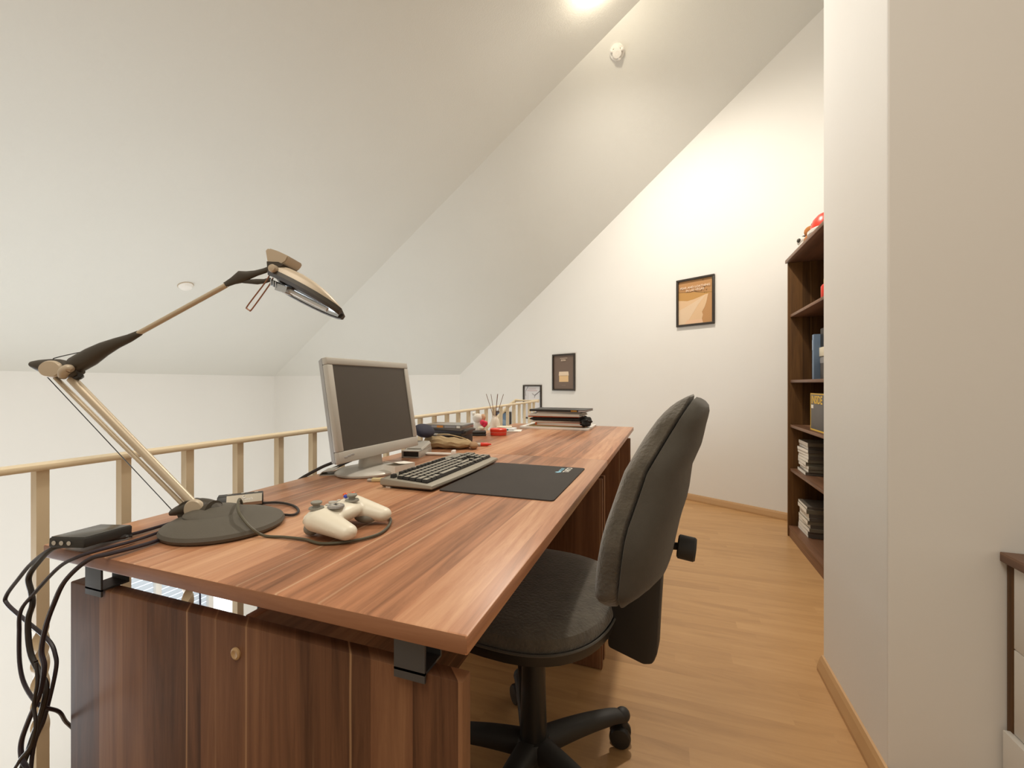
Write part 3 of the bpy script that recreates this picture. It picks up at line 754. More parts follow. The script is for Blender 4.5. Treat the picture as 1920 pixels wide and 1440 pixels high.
# raised tail fin of the head
bm = new()
fin = [(497, 467.5), (504, 465), (520, 470), (541, 480), (536, 490), (526, 497), (501, 492)]
rings(bm, [[L2(x, y, -.028)+Vector((0, yy, 0)) for x, y in fin] for yy in (0, .056)]); bmesh.ops.bevel(bm, geom=bm.edges[:], offset=.002, segments=2, affect='EDGES'); obj('shade_fin', bm, M_beige, lp)
bm = new(); rings(bm, [[L2(x, y, -.030)+Vector((0, yy, 0)) for x, y in ((500, 490), (522, 491), (532, 496), (520, 503), (512, 511), (501, 505))] for yy in (0, .058)]); obj('head_hinge', bm, M_lampd, lp)
bm = new(); lathe(bm, [(.0, 0), (.0075, 0), (.0075, .010), (.006, .013), (.0, .014)], L2(508.5, 502, -.043)+Vector((0, .013, 0)), (0, -1, 0), 20); obj('hinge_knob', bm, M_beige, lp)
bm = new(); tube(bm, [L2(507, 513, -.01), L2(497, 530, -.012), L2(464.5, 573, -.012), L2(464, 579, -.012), L2(468, 581.5, -.012), L2(473, 579, -.012), L2(506, 533, -.012), L2(512, 521, -.01)], .0013, 8, 6); obj('grip_wire', bm, mat('copper_wire', (.33, .16, .10), .4, .5), lp)

# ------------------------------------------------------------------ monitor
mo = thing('monitor', 'silver flat screen monitor, switched off, standing behind the keyboard', 'monitor', (-.885, 1.135, Z))
tilt = Matrix.Translation((.015, .059, .049)) @ Matrix.Rotation(R(-9.3), 4, 'Y')   # bottom edge of the panel
HW, HH = .205, .309
bm = new(); b = .0225
for y0, y1, z0, z1 in ((-HW, HW, 0, .034), (-HW, HW, HH-.021, HH), (-HW, -HW+b, .034, HH-.021), (HW-b, HW, .034, HH-.021)):
    box(bm, -.018, 0, y0, y1, z0, z1, .003)
bmesh.ops.transform(bm, matrix=tilt, verts=bm.verts); obj('bezel', bm, M_silver, mo)
bm = new(); box(bm, -.010, -.004, -HW+b-.001, HW-b+.001, .033, HH-.020); bmesh.ops.transform(bm, matrix=tilt, verts=bm.verts); obj('screen', bm, M_screen, mo)
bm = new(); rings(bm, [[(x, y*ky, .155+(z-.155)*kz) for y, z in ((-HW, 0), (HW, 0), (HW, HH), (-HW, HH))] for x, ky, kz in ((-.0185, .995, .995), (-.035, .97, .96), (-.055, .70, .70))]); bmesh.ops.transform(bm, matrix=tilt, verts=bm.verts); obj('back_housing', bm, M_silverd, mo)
bm = new()
for i in range(3):
    ell(bm, (.0004, -.178+.014*i, .016+.002*i), (.0006, .009, .0035), seg=12)
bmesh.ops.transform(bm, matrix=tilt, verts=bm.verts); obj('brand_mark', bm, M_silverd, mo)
bm = new(); rings(bm, [[(x, y, z) for x, y in rrect(.032, wd, .012)] for z, wd in ((.006, .104), (.02, .096), (.045, .088), (.10, .086))]); bmesh.ops.translate(bm, vec=(-.022, .035, 0), verts=bm.verts); obj('neck', bm, M_silver, mo)
bm = new(); lathe(bm, [(.0, 0), (.108, 0), (.112, .002), (.112, .007), (.106, .011), (.060, .013), (.0, .014)], (0, 0, 0), seg=56, sx=.86, sy=.98); obj('foot', bm, M_silver, mo)

# ------------------------------------------------------------------ keyboard
kb = thing('keyboard', 'taupe and black full-size keyboard lying in front of the monitor', 'keyboard', (-.642, 1.196, Z), R(90))
slope = lambda y: .016+.010*(y+.08)/.16
bm = new()
n = 14; out = []
def kedge(t):                                # outline: gently curved front
    return t
xs = [(-.228+.456*i/20) for i in range(21)]
ft = [-.078-.008*math.cos(PI*x/.456) for x in xs]; bk_ = [.078+.007*math.cos(PI*x/.456) for x in xs]
loop = [(x, y) for x, y in zip(xs, ft)]+[(x, y) for x, y in reversed(list(zip(xs, bk_)))]
cx = lambda k: [(x*k-(0.0 if abs(k-1) < 1e-6 else 0), y*(1-(1-k)*2.4)) for x, y in loop]
rings(bm, [[(x, y, z(y)) for x, y in cx(k)] for k, z in ((.985, lambda y: .006), (1.0, lambda y: .009), (1.0, lambda y: slope(y)-.006), (.993, lambda y: slope(y)-.001), (.985, lambda y: slope(y)))])
obj('shell', bm, M_kb, kb)
bm = new(); rings(bm, [[(x, y, z) for x, y in cx(k)] for k, z in ((.93, .0), (.975, .003), (.985, .0065))]); obj('underside', bm, M_blk, kb)
bm = new()
for x0, x1, y0, y1 in ((-.212, .085, -.056, .037), (-.212, -.196, .046, .058), (-.176, -.098, .046, .058), (-.088, -.010, .046, .058), (0, .078, .046, .058), (.093, .147, -.056, -.018), (.093, .147, .000, .037), (.155, .218, -.056, .037), (.093, .147, .046, .058)):
    tt_ = bmesh.new(); vs = [tt_.verts.new((x, y, slope(y)+.0006)) for x, y in ((x0, y0), (x1, y0), (x1, y1), (x0, y1))]; tt_.faces.new(vs); merge(bm, tt_)
obj('key_well', bm, M_blk, kb)
count = 0
def key(x, y, w, d=.0165, h=.0085, m=None):
    global count
    count += 1
    bm = new(); z = slope(y)+.0003
    rings(bm, [[(x+w/2*kx*sx, y+d/2*kx*sy+(.0008 if kx < .9 else 0), z+hh) for sx, sy in ((-1, -1), (1, -1), (1, 1), (-1, 1))] for kx, hh in ((.97, 0), (.95, .003), (.80, h))])
    o = obj('key', bm, [M_key, M_keyd], kb, smooth=False)
    for p in o.data.polygons: p.material_index = 0 if (p.normal.z > .9 and m is None) else 1
U = .0188
rows = [(-.0465, [1.35, 1.15, 1.25, 5.9, 1.25, 1.15, 1.15, 1.35], -.212), (-.0278, [2.15]+[1]*10+[2.65], -.212), (-.0091, [1.7]+[1]*11+[2.1], -.212), (.0097, [1.4]+[1]*12+[1.4], -.212), (.0285, [1]*13+[1.8], -.212)]
for y, ws, x0 in rows:
    tot = sum(ws); sc = .297/tot
    x = x0
    for wk in ws:
        if wk > 5: key(x+wk*sc/2, y-.0005, wk*sc-.001)
        else: key(x+wk*sc/2, y, wk*sc-.001)
        x += wk*sc
for x in [-.204]+[-.166+.0195*i for i in range(4)]+[-.078+.0195*i for i in range(4)]+[.010+.0195*i for i in range(4)]:
    key(x, .052, .017, .011, .009, 'd')
for i in range(3):
    key(.102+.018*i, .0285, .017); key(.102+.018*i, .0097, .017); key(.102+.018*i, -.0465, .017)
key(.120, -.0278, .017)
for j, y in enumerate((.0285, .0097, -.0091)):
    for i in range(3): key(.1625+.0158*i, y, .0148)
key(.1625+.0158*.5, -.0465, .030); key(.1625+.0158*2, -.0465, .0148)
for i in range(3): key(.1625+.0158*i, -.0278, .0148)
key(.2095, .0190, .0145, .035); key(.2095, -.0372, .0145, .035)
bm = new()
for x0, x1 in ((-.218, -.165), (.075, .12)): box(bm, x0, x1, .072, .0732, slope(.072)-.0002, slope(.072)+.0006)
obj('groove', bm, M_blk, kb)
for s in (-.215, .215):
    bm = new(); box(bm, s-.008, s+.008, .05, .064, .0, .004); obj('rubber_foot', bm, M_white, kb)

# ------------------------------------------------------------------ mouse pad
mp = thing('mouse_pad', 'black cloth mouse mat with a blue and white logo near the desk front edge', 'mouse mat', (-.405, 1.197, Z), R(90))
bm = new(); prism(bm, rrect(.415, .306, .010), .003); obj('mat', bm, M_pad, mp, angle=60)
M_lb = mat('pale_blue_print_mark', (.30, .62, .80), .6); M_lw = mat('white_print_mark', (.80, .78, .72), .6)
text('lettering', 'ROCCAT', .0150, M_lb, mp, Matrix.Translation((.158, -.088, .0032)) @ Matrix.Diagonal((.75, 1, 1, 1)))
text('lettering', 'TAITO', .0250, M_lw, mp, Matrix.Translation((.158, -.108, .0032)))
bm = new(); prism(bm, [(.118, -.094), (.110, -.088), (.104, -.078), (.112, -.084), (.118, -.075), (.124, -.084), (.132, -.086), (.128, -.094)], .0003, Matrix.Translation((0, 0, .003))); obj('cat_emblem', bm, M_lb, mp)

# ------------------------------------------------------------------ game controller
gc = thing('game_controller', 'cream white gamepad with two grey thumbsticks lying beside the lamp base', 'game controller', (-.572, .664, Z), R(93))
bm = new()
def cap(p, q, r0, r1, n=9, sz=1.0):
    for i in range(n):
        t = i/(n-1); c = Vector(p).lerp(Vector(q), t); r_ = r0+(r1-r0)*t; ell(bm, c, (r_, r_, r_*sz), seg=16)
cap((-.040, .022, .032), (.040, .022, .032), .0225, .0225, 7, .82)
cap((-.025, .030, .031), (.025, .030, .031), .024, .024, 5, .72)
cap((-.046, .018, .032), (-.054, -.044, .0190), .0280, .0185, 10, .76)
cap((.046, .018, .032), (.054, -.044, .0190), .0280, .0185, 10, .76)
ell(bm, (0, .008, .034), (.052, .030, .0175))
ell(bm, (0, .040, .022), (.030, .016, .017))
body = obj('body', bm, M_ctrl, gc)
md = body.modifiers.new('fuse', 'REMESH'); md.mode = 'VOXEL'; md.voxel_size = .0022; md.use_smooth_shade = True
md = body.modifiers.new('soften', 'SMOOTH'); md.iterations = 9; md.factor = .6
for name, x, y, z in (('thumbstick', -.046, .026, .0545), ('thumbstick', .022, .002, .0530)):
    bm = new(); lathe(bm, [(.0, 0), (.0135, 0), (.0125, .003), (.0065, .003), (.006, .007)], (x, y, z-.003)); st_ = obj(name, bm, M_ctrlg, gc)
    bm = new(); lathe(bm, [(.0065, .0068), (.0085, .0085), (.0098, .0105), (.0098, .0120), (.0085, .0132), (.005, .0124), (.0, .0122)], (x, y, z-.003)); obj('stick_cap', bm, M_ctrlg, st_)
bm = new(); lathe(bm, [(.0, 0), (.0150, 0), (.0145, .0032), (.0115, .0040), (.0, .0030)], (-.024, .002, .0505)); dp_ = obj('directional_pad', bm, M_silverd, gc)
bm = new(); box(bm, -.0285, -.0195, -.0095, .0135, .0532, .0555, .0010); box(bm, -.0355, -.0125, -.0025, .0065, .0532, .0555, .0010); obj('pad_cross', bm, M_silver, dp_)
for x, y, c in ((.046, .016, (.10, .35, .05)), (.057, .026, (.75, .12, .02)), (.035, .026, (.03, .05, .45)), (.046, .036, (.75, .42, .03))):
    bm = new(); ell(bm, (x, y, .0535), (.0048, .0048, .0036), seg=14); obj('action_button', bm, mat('button_%d' % int(c[0]*100+c[2]*10), c, .25), gc)
bm = new(); lathe(bm, [(0, 0), (.0080, 0), (.0080, .002), (.0, .0028)], (0, .028, .0500)); obj('guide_button', bm, M_silver, gc)
for x in (-.016, .016): bm = new(); ell(bm, (x, .028, .0505), (.0045, .0030, .0016), seg=12); obj('menu_button', bm, M_silver, gc)
for s in (-1, 1):
    bm = new(); tube(bm, [(s*.024, .048, .034), (s*.045, .045, .034), (s*.062, .034, .032)], .0062, 10); obj('shoulder_button', bm, M_ctrl, gc)
    bm = new(); ell(bm, (s*.042, .040, .014), (.014, .014, .013), seg=14); obj('trigger', bm, M_ctrlg, gc)
    bm = new(); ell(bm, (s*.040, -.016, .0155), (.012, .024, .012), Matrix.Rotation(R(s*8), 4, 'Z'), 14); obj('grip_shade', bm, M_ctrlg, gc)  # grey patches putting shade on the inner sides of the grips

# ------------------------------------------------------------------ small electronics and cables
ad = thing('power_adapter', 'flat black adapter lying on cables at the near left desk corner', 'adapter', (-.926, .456, Z+.008), R(16))
TM = Matrix.Rotation(R(-4), 4, 'X')
bm = new(); box(bm, -.031, .031, -.042, .042, 0, .0165, .003, TM); obj('housing', bm, M_blkm, ad)
bm = new(); box(bm, -.029, .029, -.040, .040, .0160, .0172, .0006, TM); obj('glossy_lid', bm, mat('worn_black_lid', (.045, .042, .036), .25, var=.3, vscale=60), ad)
for i in range(3):
    bm = new(); cyl(bm, (-.020+.013*i, -.0422, .011), (-.020+.013*i, -.0428, .011), .0035); obj('socket', bm, M_silver, ad)
ur = thing('usb_receiver', 'silver and black receiver box with white logo behind the lamp base', 'receiver', (-.915, .722, Z), R(48))
bm = new(); prism(bm, [(-.024, 0), (.020, 0), (.024, .010), (.010, .026), (-.016, .026), (-.025, .012)], .088, Matrix.Translation((-.044, 0, 0)) @ Matrix(((0, 0, 1, 0), (1, 0, 0, 0), (0, 1, 0, 0), (0, 0, 0, 1))), 0, .002); obj('housing', bm, M_blk, ur)
bm = new(); prism(bm, [(-.0255, .004), (-.0262, .011), (-.0168, .0268), (-.0155, .0268), (-.0245, .0118), (-.0235, .004)], .068, Matrix.Translation((-.026, 0, 0)) @ Matrix(((0, 0, 1, 0), (1, 0, 0, 0), (0, 1, 0, 0), (0, 0, 0, 1)))); obj('silver_front', bm, mat('brushed_silver', (.55, .50, .42), .28, .8), ur)
fm = Matrix.Translation((.010, -.0222, .0180)) @ Matrix.Rotation(R(59), 4, 'X')
text('lettering', 'Logitech', .0085, M_white, ur, fm)
bm = new(); tube(bm, [(-.010, .003, .0), (-.014, .0, .0), (-.012, -.003, .0), (-.008, -.002, 0)], .0014, 6); bmesh.ops.transform(bm, matrix=Matrix.Translation((.018, -.0196, .0225)) @ Matrix.Rotation(R(59), 4, 'X'), verts=bm.verts); obj('logo', bm, M_white, ur)
for i in range(3): bm = new(); cyl(bm, (-.022+.026*i, .0, .0262), (-.022+.026*i, .0, .0275), .004); obj('top_button', bm, M_silver, ur)
def cable(label, pts, r, m, name='cable'):
    bm = new(); tube(bm, pts, r, 8, 8); return tag(obj(name, bm, m), label, 'cable')
T_ = Z+.0045
cable('black cable making the widest loop left of the desk corner beside the railing post', [(-.915, .600, T_), (-.912, .50, T_), (-.925, .428, T_+.006), (-.966, .42, .741), (-1.02, .42, .711), (-1.061, .42, .678), (-1.100, .42, .642), (-1.096, .42, .627), (-1.036, .42, .608), (-.973, .42, .589), (-.951, .419, .571), (-.945, .417, .545), (-.960, .41, .47), (-.972, .40, .41), (-.96, .39, .25), (-.93, .37, .02)], .0030, M_cablep)
cable('black cable hanging straight down in front of the nearest railing post', [(-.900, .500, T_+.001), (-.925, .436, T_+.004), (-.945, .415, .748), (-.985, .412, .718), (-1.006, .41, .692), (-.998, .41, .669), (-.990, .408, .651), (-.998, .406, .622), (-.989, .405, .575), (-.962, .405, .546), (-.939, .403, .530), (-.945, .40, .49), (-.968, .395, .43), (-.985, .39, .37), (-.98, .385, .25), (-.97, .36, .02)], .0040, M_cable)
cable('black cable dropping from the desk edge and curling behind the near side panel', [(-.885, .585, T_+.004), (-.880, .540, T_), (-.870, .490, T_), (-.868, .432, T_+.002), (-.885, .416, .740), (-.921, .410, .721), (-.977, .405, .673), (-1.004, .40, .642), (-1.009, .40, .605), (-1.007, .40, .552), (-.990, .40, .520), (-.950, .40, .500), (-.952, .424, .472), (-.985, .450, .425), (-1.012, .485, .375), (-1.02, .56, .30), (-1.01, .62, .02)], .0028, M_cablep)
cable('thick black cable hanging over the desk edge closest to the side panel', [(-.872, .600, T_), (-.845, .54, T_), (-.832, .490, T_), (-.830, .432, T_+.003), (-.850, .414, .742), (-.885, .402, .709), (-.909, .398, .667), (-.925, .396, .63), (-.931, .394, .594), (-.921, .393, .571), (-.930, .392, .53), (-.955, .390, .484), (-.972, .388, .445), (-.966, .386, .42), (-.943, .385, .393), (-.935, .38, .27), (-.95, .34, .02)], .0034, M_cablep)
cable('thin black cable crossing the others at the bottom of the hanging bundle', [(-.927, .386, .585), (-.918, .384, .555), (-.925, .383, .52), (-.918, .382, .49), (-.930, .381, .455), (-.955, .378, .425), (-.965, .376, .39), (-.95, .372, .25), (-.90, .36, .02)], .0024, M_cable)
cable('olive cable from the receiver past the lamp base to the gamepad', [(-.880, .690, T_), (-.850, .672, T_+.018), (-.800, .628, .7875), (-.765, .597, .7855), (-.730, .575, .778), (-.696, .572, .757), (-.680, .583, T_-.001), (-.640, .590, T_-.001), (-.598, .593, T_-.001), (-.555, .588, T_-.001), (-.515, .615, T_-.001), (-.494, .660, T_-.001), (-.508, .712, T_-.001), (-.535, .748, T_), (-.575, .752, T_)], .0026, M_cableo)
cable('black cable laid in a flat loop to the right of the lamp base', [(-.925, .660, T_), (-.917, .692, T_), (-.890, .728, T_-.001), (-.845, .757, T_-.001), (-.789, .749, T_-.001), (-.745, .721, T_-.001), (-.735, .695, T_-.001), (-.777, .692, T_-.001), (-.840, .701, T_-.001), (-.885, .690, T_+.004), (-.905, .665, T_+.006)], .0026, M_cable)
cable('black monitor cable dropping behind the desk left of the screen', [(-.925, 1.10, .80), (-.945, 1.055, .782), (-.985, 1.03, .762), (-1.035, .985, .722), (-1.060, .94, .66), (-1.065, .90, .50), (-1.06, .88, .02)], .0048, M_cable)
cable('second black monitor cable curling down beside the neck', [(-.930, 1.175, .79), (-.955, 1.14, .772), (-.985, 1.115, .755), (-1.03, 1.09, .722), (-1.06, 1.08, .62), (-1.06, 1.08, .02)], .0048, M_cable)

# ------------------------------------------------------------------ paper bits near the monitor
pn = thing('paper_block', 'small cream note block with curled sheets between monitor foot and keyboard', 'note block', (-.790, 1.160, Z), R(78))
bm = new(); box(bm, -.042, .042, -.024, .024, 0, .026); obj('sheets', bm, M_paper, pn)
bm = new(); rings(bm, [[(x, y, z+dz) for x, z in ((-.044, .040), (-.025, .033), (.0, .029), (.02, .0275), (.042, .0265))]+[(x, y, z+dz-.0008) for x, z in ((.042, .0265), (.02, .0275), (.0, .029), (-.025, .033), (-.044, .040))] for y, dz in ((-.024, 0), (.024, 0))]); obj('curled_sheet', bm, M_paper, pn)
up_ = thing('usb_plug', 'crumpled translucent yellowish plug lying at the left end of the keyboard', 'plug', (-.768, 1.030, Z), R(20))
bm = new(); box(bm, -.022, .016, -.008, .008, 0, .010, .003); ell(bm, (.020, .002, .006), (.012, .010, .006), seg=10); obj('shell', bm, mat('yellowish_clear_plastic', (.66, .55, .30), .3), up_)
bm = new(); box(bm, -.034, -.021, -.006, .006, .002, .007, .0008); obj('connector', bm, M_silver, up_)
cd = thing('folded_card', 'folded light grey card at the desk edge left of the monitor foot', 'card', (-.972, 1.070, Z), R(25))
bm = new(); rings(bm, [[(-.03, y, .0005), (.03, y, .0005), (.03, y, .0015), (-.028, y, .0015), (-.02, y, .010), (.012, y, .015), (.012, y, .0165), (-.021, y, .0115), (-.031, y, .0015)] for y in (-.03, .03)]); obj('sheet', bm, M_silver, cd)

# ------------------------------------------------------------------ stationery group behind the monitor
hpn = thing('hole_punch', 'grey metal hole punch with dark front opening and a paper guide bar', 'hole punch', (-.905, 1.400, Z), R(100))
bm = new()
box(bm, -.003, .125, -.036, -.031, 0, .026, .0015); box(bm, -.003, .125, .031, .036, 0, .026, .0015); box(bm, .0, .125, -.036, .036, 0, .003); box(bm, -.003, .125, -.036, .036, .0225, .026, .0015)
bmesh.ops.transform(bm, matrix=Matrix.Rotation(0, 4, 'Z'), verts=bm.verts); obj('base', bm, M_silver, hpn)
bm = new(); box(bm, .008, .12, -.031, .031, .003, .0222); obj('chip_tray', bm, M_blk, hpn)
bm = new(); rings(bm, [[(x, y, z) for y, z in ((-.030, z0), (.030, z0), (.027, z1), (-.027, z1))] for x, z0, z1 in ((.035, .027, .031), (.075, .034, .039), (.125, .042, .048))]); obj('lever', bm, M_silver, hpn)
for s in (-1, 1): bm = new(); prism(bm, [(.03, .026), (.12, .026), (.12, .042), (.10, .039), (.05, .030)], .004, Matrix.Translation((0, s*.033+.002, 0)) @ Matrix.Rotation(R(90), 4, 'X')); obj('cheek', bm, M_silver, hpn)
bm = new(); box(bm, .060, .078, -.140, -.036, .004, .010, .001); box(bm, .056, .082, -.152, -.138, .002, .022, .003); obj('paper_guide', bm, M_white, hpn)
nc = tag(obj('glasses_case', (lambda b: (ell(b, (0, 0, .024), (.040, .075, .024)), b)[1])(new()), M_navy, loc=(-.968, 1.580, .800), rot=(0, R(28), R(10))), 'navy blue cloth case resting on the hole punch behind the monitor', 'case')
pc = thing('pencil_pouch', 'khaki canvas pencil pouch between hole punch and stack of game cases', 'pouch', (-.885, 1.660, Z), R(12))
bm = new(); rs = []
for q in range(19):
    t = q/18; x = -.110+.215*t
    e = min(1, max(.12, math.sqrt(max(0, 1-(2*t-1)**6)))); dz = .058-.020*t; hh = dz/2*e; hw = .040*e
    wr = .0025*math.sin(t*23)
    rs.append([(x, hw*math.cos(2*PI*k/20)*(1+.06*math.sin(3*k+t*9)), max(.0005, .028-.008*t+wr+hh*math.sin(2*PI*k/20))) for k in range(20)])
rings(bm, rs); obj('pouch_body', bm, M_tan, pc)
bm = new(); tube(bm, [(-.05, -.010, .058), (-.01, -.014, .062), (.03, -.014, .056), (.075, -.012, .044), (.10, -.005, .025)], .0022, 8); obj('zip_seam', bm, mat('khaki_piping', (.50, .37, .20), .8), pc)
bm = new(); ell(bm, (.112, -.006, .016), (.018, .034, .015), Matrix.Rotation(R(20), 4, 'Y'), 14); obj('pouch_flap', bm, mat('brown_canvas', (.36, .22, .12), .9, bump=.3, bscale=400), pc)
# black box and game cases
bb = tag(obj('black_box', (lambda b: (box(b, -.088, .088, -.07, .07, 0, .040, .003), b)[1])(new()), M_blkm, loc=(-.968, 1.830, Z), rot=(0, 0, R(4))), 'black box at the bottom of the stack of game cases', 'box')
M_clear = mat('smoky_case_plastic', (.16, .155, .15), .12, spec=.9); M_sil = mat('silver_sleeve', (.45, .43, .42), .4)
def gcase(label, z, x, y, a, w, d, h, m, spine, sm, name='game_case'):
    t = thing(name, label, 'case', (x, y, z), R(a), 'game cases stacked on the black box')
    bm = new(); box(bm, -w/2, w/2, -d/2, d/2, 0, h, .0012); obj('case', bm, m, t)
    bm = new()
    for x0, x1, mi in spine: box(bm, w*x0-w/2, w*x1-w/2, -d/2-.0006, -d/2+.0005, h*.18, h*.82, 0, None, mi)
    obj('spine_print', bm, sm, t)
    bm = new(); box(bm, -w/2+.003, w/2-.003, -d/2+.003, d/2-.003, h-.0005, h+.0005); obj('sleeve', bm, M_clear, t)
    return t
m_or = mat('orange_label', (.55, .22, .04), .5); m_gr = mat('grey_label', (.26, .26, .28), .5); m_wh = mat('white_label', (.7, .7, .68), .5); m_dk = mat('black_label', (.03, .03, .035), .5)
gcase('lowest game case, black with white lettering, right on the black box', .7803, -.972, 1.812, 3, .20, .135, .0145, M_blk, [(.0, .72, 0), (.20, .42, 1)], [mat('taupe_label', (.20, .18, .16), .5), m_wh])
gcase('second game case from below, narrow dark spine', .7952, -.955, 1.822, 6, .19, .135, .010, M_blk, [(.05, .95, 0)], [mat('navy_label', (.07, .07, .10), .5)])
gcase('third game case from below, with silver grey spine', .8056, -.948, 1.825, -2, .150, .130, .010, M_sil, [(.02, .98, 0)], [m_gr])
gcase('topmost game case with smoky plastic cover and orange label on its spine', .8160, -.962, 1.808, 2, .195, .135, .0150, M_clear, [(.03, .16, 0), (.22, .36, 1), (.36, .52, 2), (.56, .84, 1), (.86, .95, 3)], [m_gr, m_gr, m_or, m_wh])
hl = thing('highlighter', 'clear marker pen with orange red cap lying beside the khaki pouch', 'marker', (-.790, 1.760, Z+.008), R(24))
bm = new(); cyl(bm, (-.045, 0, 0), (.010, 0, 0), .0072, None, 16); obj('barrel', bm, mat('cloudy_plastic', (.58, .54, .48), .3), hl)
bm = new(); rings(bm, [[(x, math.cos(2*PI*k/16)*r_, math.sin(2*PI*k/16)*r_) for k in range(16)] for x, r_ in ((.010, .0085), (.040, .0080), (.046, .005), (.056, .0030), (.058, .001))]); obj('cap', bm, M_red, hl)
er = tag(obj('eraser', (lambda b: (box(b, -.018, .018, -.010, .010, 0, .011, .003), b)[1])(new()), M_white, loc=(-.828, 1.708, Z), rot=(0, 0, R(30))), 'small white eraser between the khaki pouch and the clear marker', 'eraser')
# red tin, wallet, plush
rt = thing('red_tin', 'flat round red tin with screw lid in front of the reed diffuser', 'tin', (-.862, 2.185, Z))
bm = new(); lathe(bm, [(.0, 0), (.042, 0), (.0435, .002), (.0435, .016), (.0, .016)], seg=40); obj('tin', bm, M_red, rt)
bm = new(); lathe(bm, [(.0445, .0175), (.0455, .019), (.0455, .033), (.043, .035), (.041, .0335), (.0, .0335)], seg=40); obj('lid', bm, M_red, rt)
bm = new(); lathe(bm, [(.0, .016), (.0442, .016), (.0442, .0176), (.0, .0176)], seg=40); obj('rim', bm, mat('pale_pink_rim', (.72, .40, .33), .4), rt)
wl = thing('wallet', 'small black leather wallet under the plush toy beside the game cases', 'wallet', (-.968, 2.135, Z), R(25))
bm = new(); box(bm, -.050, .050, -.040, .040, 0, .012, .004); obj('lower_flap', bm, M_blkm, wl)
bm = new(); box(bm, -.050, .050, -.040, .038, .0125, .024, .005); obj('upper_flap', bm, M_blk, wl)
ph = thing('plush_bear', 'cream plush bear holding a pink red heart behind the game cases', 'soft toy', (-1.000, 2.240, Z), R(20))
M_peach = mat('peach_plush', (.64, .40, .25), .95, bump=.5, bscale=300)
bm = new(); ell(bm, (0, 0, .034), (.032, .030, .036)); obj('body', bm, M_wfur, ph)
bm = new(); ell(bm, (-.008, -.004, .083), (.030, .028, .027)); obj('head', bm, M_wfur, ph)
bm = new(); ell(bm, (.022, -.006, .088), (.015, .014, .020)); obj('ear', bm, M_peach, ph)
bm = new(); ell(bm, (-.030, -.002, .106), (.011, .010, .012)); obj('ear', bm, M_wfur, ph)
bm = new(); ell(bm, (.020, -.034, .062), (.014, .009, .015)); ell(bm, (.036, -.030, .056), (.013, .009, .015)); ell(bm, (.030, -.032, .047), (.012, .008, .012)); obj('heart', bm, mat('pink_red_satin', (.75, .03, .09), .5), ph)
bm = new(); ell(bm, (.012, -.036, .030), (.017, .018, .014)); obj('foot', bm, M_paperc, ph)
# reed diffuser
rdf = thing('reed_diffuser', 'white ceramic bottle with brown reed sticks standing by the railing', 'diffuser', (-.985, 2.440, Z))
bm = new(); lathe(bm, [(.0, 0), (.029, 0), (.031, .003), (.0295, .035), (.025, .058), (.019, .070), (.0135, .076), (.0135, .084), (.0100, .084), (.0095, .072), (.0, .071)], seg=36); obj('bottle', bm, mat('ivory_ceramic', (.74, .66, .56), .35), rdf)
M_reed = mat('brown_reed', (.17, .065, .025), .6)
for dx, dy in ((-.062, .01), (-.018, -.02), (.012, .015), (.020, -.01), (.055, .0), (.006, .03)):
    bm = new(); cyl(bm, (-dx*.12, -dy*.12, .030), (dx, dy, .215), .0017, None, 8); obj('reed', bm, M_reed, rdf)
# booklets
for (x, y, z, a, w_, d_, h_, m, lab) in ((-.872, 2.400, Z, 14, .135, .10, .004, M_paper, 'white folded leaflet lying lowest under the small booklets by the red tin'), (-.888, 2.405, Z+.0042, 6, .085, .085, .012, mat('white_teal_booklet', (.72, .74, .76), .6), 'white booklet with teal edge behind the red tin'), (-.925, 2.440, Z+.0164, 20, .09, .08, .005, M_paperc, 'pale yellow note pad on top of the teal-edged booklet')):
    t = thing('booklet', lab, 'booklet', (x, y, z), R(a), 'small booklets behind the red tin')
    bm = new(); box(bm, -w_/2, w_/2, -d_/2, d_/2, 0, h_, .0004); obj('pages', bm, m, t)
    if h_ > .01: bm = new(); box(bm, -w_/2-.0004, w_/2*.3, -d_/2-.0006, -d_/2+.001, .001, h_-.001); obj('teal_edge', bm, mat('teal_print', (.06, .17, .20), .5), t)

# ------------------------------------------------------------------ pile at the far end
fr_ = thing('picture_frame', 'white picture frame with kraft brown inside lying flat under the pile of folders', 'frame', (-.652, 2.700, Z), 0)
bm = new()
for a in ((-.215, .215, -.142, -.117), (-.215, .215, .117, .142), (-.215, -.190, -.117, .117), (.190, .215, -.117, .117)): box(bm, *a, 0, .014, .0015)
obj('frame', bm, M_white, fr_)
bm = new(); box(bm, -.19, .19, -.117, .117, .002, .008); obj('mount', bm, M_kraft, fr_)
bm = new(); box(bm, -.14, .17, -.117, -.113, .008, .0095); obj('mount_line', bm, M_blk, fr_)
FZ = Z+.0145
def ream(name, label, cat, x, y, a, z, w_, d_, h_, m, covers=None, n=1, wave=0.0, grp=None):
    t = thing(name, label, cat, (x, y, z), R(a), grp)
    bm = new()
    for i in range(n):
        hh = h_/n; j = random.uniform(-.006, .006) if n > 1 else 0; k_ = random.uniform(-.005, .005) if n > 1 else 0
        box(bm, -w_/2+j, w_/2+j, -d_/2+k_, d_/2+k_, hh*i+.0001, hh*(i+1)-.0003)
    obj('pages', bm, m, t)
    if covers:
        bm = new(); box(bm, -w_/2-.003, w_/2+.003, -d_/2-.003, d_/2+.003, -.0012, -.0001); box(bm, -w_/2-.003, w_/2+.003, -d_/2-.003, d_/2+.003, h_, h_+.0012); obj('cover', bm, covers, t)
    return t
M_tanc = mat('tan_card', (.40, .28, .13), .7)
g_ = 'papers and folders piled on the white frame'
ream('folder', 'flat kraft folder lying lowest of the pile on the white frame', 'folder', -.650, 2.690, 2, FZ, .330, .21, .007, M_tanc, None, 1, 0, g_)
